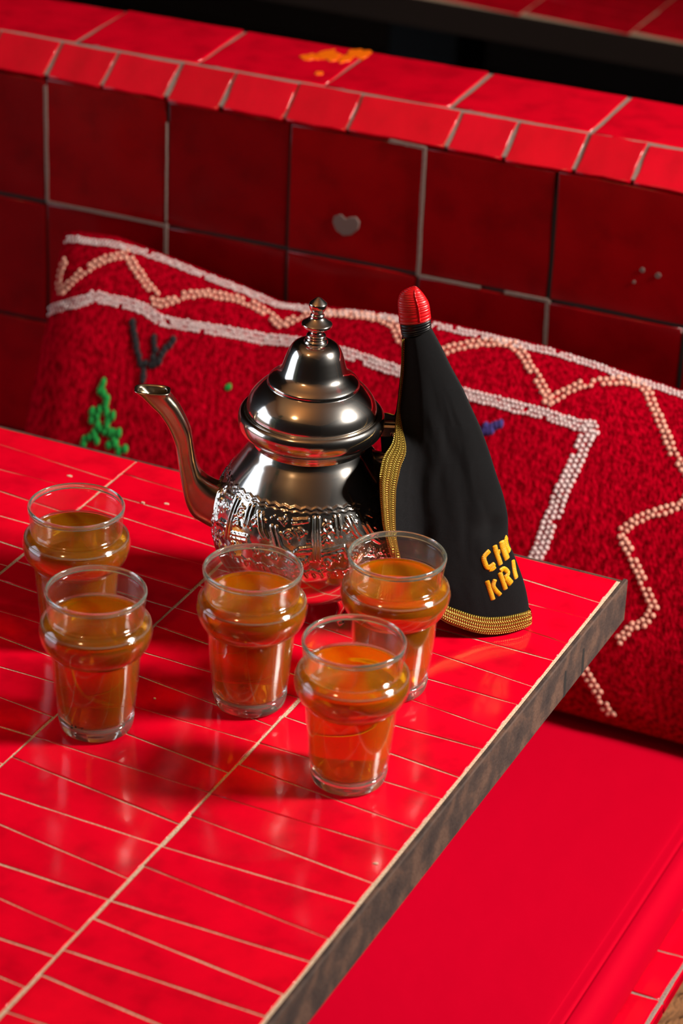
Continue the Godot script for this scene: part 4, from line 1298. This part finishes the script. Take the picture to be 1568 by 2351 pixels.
# ==================================================================== tea glasses
func make_glasses():
	var outer := vprofile([0.0, 0.0004, 0.0150, 0.0001, 0.0200, 0.0004, 0.0226, 0.0018, 0.0240, 0.0050, 0.0246, 0.0100, 0.0262, 0.0250, 0.0277, 0.0410, 0.0286, 0.0540, 0.0288, 0.0572, 0.0300, 0.0585, 0.0326, 0.0612, 0.0348, 0.0655, 0.0361, 0.0705, 0.0362, 0.0738, 0.0352, 0.0772, 0.0330, 0.0800, 0.0313, 0.0812, 0.0307, 0.0824, 0.0309, 0.0880, 0.0318, 0.0950, 0.0323, 0.0985, 0.0323, 0.1002, 0.0316, 0.1012, 0.0307, 0.1008, 0.0302, 0.0992])
	var inner := vprofile([0.0302, 0.0992, 0.0297, 0.0940, 0.0291, 0.0870, 0.0289, 0.0810, 0.0297, 0.0780, 0.0318, 0.0750, 0.0333, 0.0715, 0.0337, 0.0675, 0.0330, 0.0630, 0.0310, 0.0580, 0.0280, 0.0535, 0.0265, 0.0500, 0.0259, 0.0410, 0.0245, 0.0250, 0.0232, 0.0150, 0.0215, 0.0118, 0.0170, 0.0104, 0.0, 0.0100])
	var full_out := smooth_profile(outer, 4)
	var full_in := smooth_profile(inner, 4)
	# a solid base, a thin walled lower and upper cylinder, a solid bead round the waist and a solid rim, its glass whitened to look bright
	var low := PackedVector2Array()
	var up := PackedVector2Array()
	var base := PackedVector2Array()
	var bead := PackedVector2Array()
	var rim := PackedVector2Array()
	for p in full_out:
		if p.y < 0.0105 and p.x < 0.0255:
			base.append(p)
		elif p.y <= 0.0575:
			low.append(p)
		elif p.y <= 0.0822:
			bead.append(p)
		elif p.y <= 0.0975:
			up.append(p)
		else:
			rim.append(p)
	for p in full_in:
		if p.y > 0.0975:
			rim.append(p)
		elif p.y > 0.0828:
			up.append(p)
	for k in range(full_out.size() - 1, -1, -1):
		var p := full_out[k]
		if p.y <= 0.0575 and p.y >= 0.0105:
			low.append(Vector2(p.x - 0.0005, p.y))
	for k in range(bead.size() - 1, -1, -1):
		bead.append(Vector2(bead[k].x - 0.0005, bead[k].y))
	bead.append(bead[0])
	# a pale ring standing in for the highlight round the bead's shoulder
	var highlight := PackedVector2Array()
	for i in 13:
		highlight.append(Vector2(0.0342, 0.0777) + Vector2(0.0009, 0.0).rotated(TAU * i / 12.0) * Vector2(1.0, 0.9))
	base.append_array(PackedVector2Array([Vector2(0.0226, 0.0108), Vector2(0.0205, 0.0104), Vector2(0.0, 0.0099)]))
	rim.append_array(PackedVector2Array([Vector2(0.0301, 0.0976), Vector2(0.0319, 0.0976), rim[0]]))
	up.append(up[0])
	low.append(low[0])
	var shell := lathe(low, 96)
	var collar := lathe(up, 96)
	var ring_bead := lathe(bead, 96)
	var ring_highlight := lathe(highlight, 96)
	var foot := lathe(base, 96)
	var lip := lathe(rim, 96)
	var list := [
		[Vector3(-0.298, 0, 0.254), "ringed tea glass partly hidden behind another glass, its rim free of the spout's shadow", 0.0800, Color(0.78, 0.51, 0.05, 0.21)],
		[Vector3(-0.2305, 0, 0.348), "ringed tea glass with dark tea specks in its thick base, overlapping the glass behind", 0.0790, Color(0.76, 0.49, 0.04, 0.21)],
		[Vector3(-0.157, 0, 0.2745), "ringed tea glass standing alone before the teapot's belly", 0.0815, Color(0.82, 0.53, 0.04, 0.21)],
		[Vector3(-0.0612, 0, 0.3275), "ringed tea glass with the brightest orange tea, closest to the table's wooden edge", 0.0800, Color(0.89, 0.59, 0.04, 0.20)],
		[Vector3(-0.083, 0, 0.2135), "ringed tea glass standing against the gold hem of the black cover", 0.0815, Color(0.84, 0.54, 0.04, 0.21)]]
	for k in list.size():
		var q = list[k]
		var g := thing("tea_glass", q[1], "glass", q[0], "ringed glasses of mint tea")
		g.rotation.y = 0.7 * k
		obj("lower_wall", shell, M.pane, g)
		obj("upper_wall", collar, M.pane, g)
		obj("bead", ring_bead, M.pane, g)
		obj("highlight_ring", ring_highlight, M.rim, g)
		obj("rim", lip, M.rim, g)
		obj("base", foot, M.rim, g)
		var lvl: float = q[2]
		# tea fills the inside up to its level, with a small meniscus
		var tp := []
		tp.append(Vector2(0.0, 0.0112))
		tp.append(Vector2(0.0190, 0.0113))
		tp.append(Vector2(0.0225, 0.0122))
		for p in outer:
			if p.y > 0.0130 and p.y < minf(lvl - 0.0005, 0.0800):
				tp.append(Vector2(p.x - 0.0008, p.y))
		var edge: float = 0.02905
		tp.append(Vector2(edge, lvl + 0.0002))
		var tprof := smooth_profile(tp, 3)
		tprof.append_array(PackedVector2Array([Vector2(edge - 0.0006, lvl - 0.0002), Vector2(edge - 0.002, lvl - 0.0005), Vector2(0.015, lvl - 0.0006), Vector2(0.0, lvl - 0.0006)]))
		obj("tea", lathe(tprof, 80), tea_material(q[3]), g)
		if k == 1:
			for i in 7:
				var a := rng.randf_range(2.2, 3.9)
				var sp := obj("tea_speck", lathe(smooth_profile(vprofile([0.0, -0.0005, 0.0006, -0.0002, 0.0006, 0.0002, 0.0, 0.0005]), 3), 8), M.scratch, g)
				sp.position = Vector3(0.0235 * cos(a) * 0.8, 0.0112 + 0.0006 * (i % 3), 0.016 + 0.003 * sin(a))

# ==================================================================== plaited jute on the front of the bench, under its tiled lip
func weave_front(base: Node3D):
	var st := SurfaceTool.new()
	st.begin(Mesh.PRIMITIVE_TRIANGLES)
	for k in 40:
		var y := -0.021 - k * 0.0106
		var path := []
		var rad := []
		for i in 261:
			path.append(Vector3(0.0615 + 0.0022 * sin(i * PI / 3.0 + k * PI), y + 0.0012 * sin(i * 1.3 + k), -0.36 + i * 0.0060))
			rad.append(0.0042 + 0.0008 * sin(i * 2.3 + k * 1.7))
		st.append_from(tube(path, rad, 7, Vector3.UP), 0, Transform3D())
	var o := obj("plaited_jute", st.commit(), M.jute, base)
	o.set_meta("kind", "stuff")

# ==================================================================== a plant by the window; the teapot mirrors it
func make_plant():
	var t := thing("potted_plant", "tall green plant in a white pot near the window, mirrored in the teapot", "plant", Vector3(-1.25, -0.76, 1.30))
	obj("pot", lathe(smooth_profile(vprofile([0.0, 0.0, 0.15, 0.0, 0.16, 0.02, 0.20, 0.36, 0.205, 0.40, 0.19, 0.40, 0.18, 0.34, 0.0, 0.33]), 4), 40), M.pot, t)
	var r := RandomNumberGenerator.new()
	r.seed = 12
	for k in 9:
		var a := TAU * k / 9.0
		var top := Vector3(cos(a) * 0.22, 1.45 + 0.5 * r.randf(), sin(a) * 0.22)
		var path := curve([Vector3(cos(a) * 0.04, 0.33, sin(a) * 0.04), Vector3(cos(a) * 0.07, 0.9, sin(a) * 0.07), top], 6)
		var rad := []
		for i in path.size():
			rad.append(0.008)
		obj("stem", tube(path, rad, 8, Vector3.RIGHT), M.leaf, t)
		for i in range(5, path.size(), 1):
			var b := r.randf() * TAU
			var out := Vector3(cos(b), r.randf_range(0.0, 0.6), sin(b)).normalized()
			var side := out.cross(Vector3.UP).normalized()
			var pts := PackedVector3Array()
			for u in 9:
				var f := u / 8.0
				var w := 0.065 * sin(PI * pow(f, 0.8))
				var mid: Vector3 = path[i] + out * 0.24 * f + Vector3.DOWN * 0.09 * f * f
				for v in [-1.0, 0.0, 1.0]:
					pts.append(mid + side * w * v + Vector3.UP * 0.01 * absf(v))
			obj("leaf", grid_mesh(pts, 3, 9, false, false), M.leaf, t)

# ==================================================================== warm globe added out of view to brighten ceiling and reflections
func make_fill_lamp():
	var at := Vector3(-0.55, 2.05, 1.75)
	var t := thing("added_fill_lamp", "warm globe on a black cord, added out of view to brighten the ceiling and reflections", "lamp", at)
	var m := mat("warm_globe", Color(1, 0.9, 0.75), 0.5)
	m.emission_enabled = true
	m.emission = Color(1.0, 0.72, 0.42)
	m.emission_energy_multiplier = 4.0
	obj("fill_globe", lathe(smooth_profile(vprofile([0.0, -0.09, 0.05, -0.076, 0.088, -0.02, 0.088, 0.02, 0.05, 0.076, 0.0, 0.09]), 5), 32), m, t)
	obj("cord", tube([Vector3(0, 0.09, 0), Vector3(0, 0.5, 0), Vector3(0, 0.845, 0)], [0.012, 0.004, 0.012], 10, Vector3.RIGHT), M.black_metal, t)
	var l := OmniLight3D.new()
	l.name = "fill_light"
	l.light_color = Color(1.0, 0.80, 0.58)
	l.light_energy = 0.6
	l.light_size = 0.085
	l.omni_range = 12.0
	l.omni_attenuation = 2.0
	l.shadow_enabled = true
	t.add_child(l)
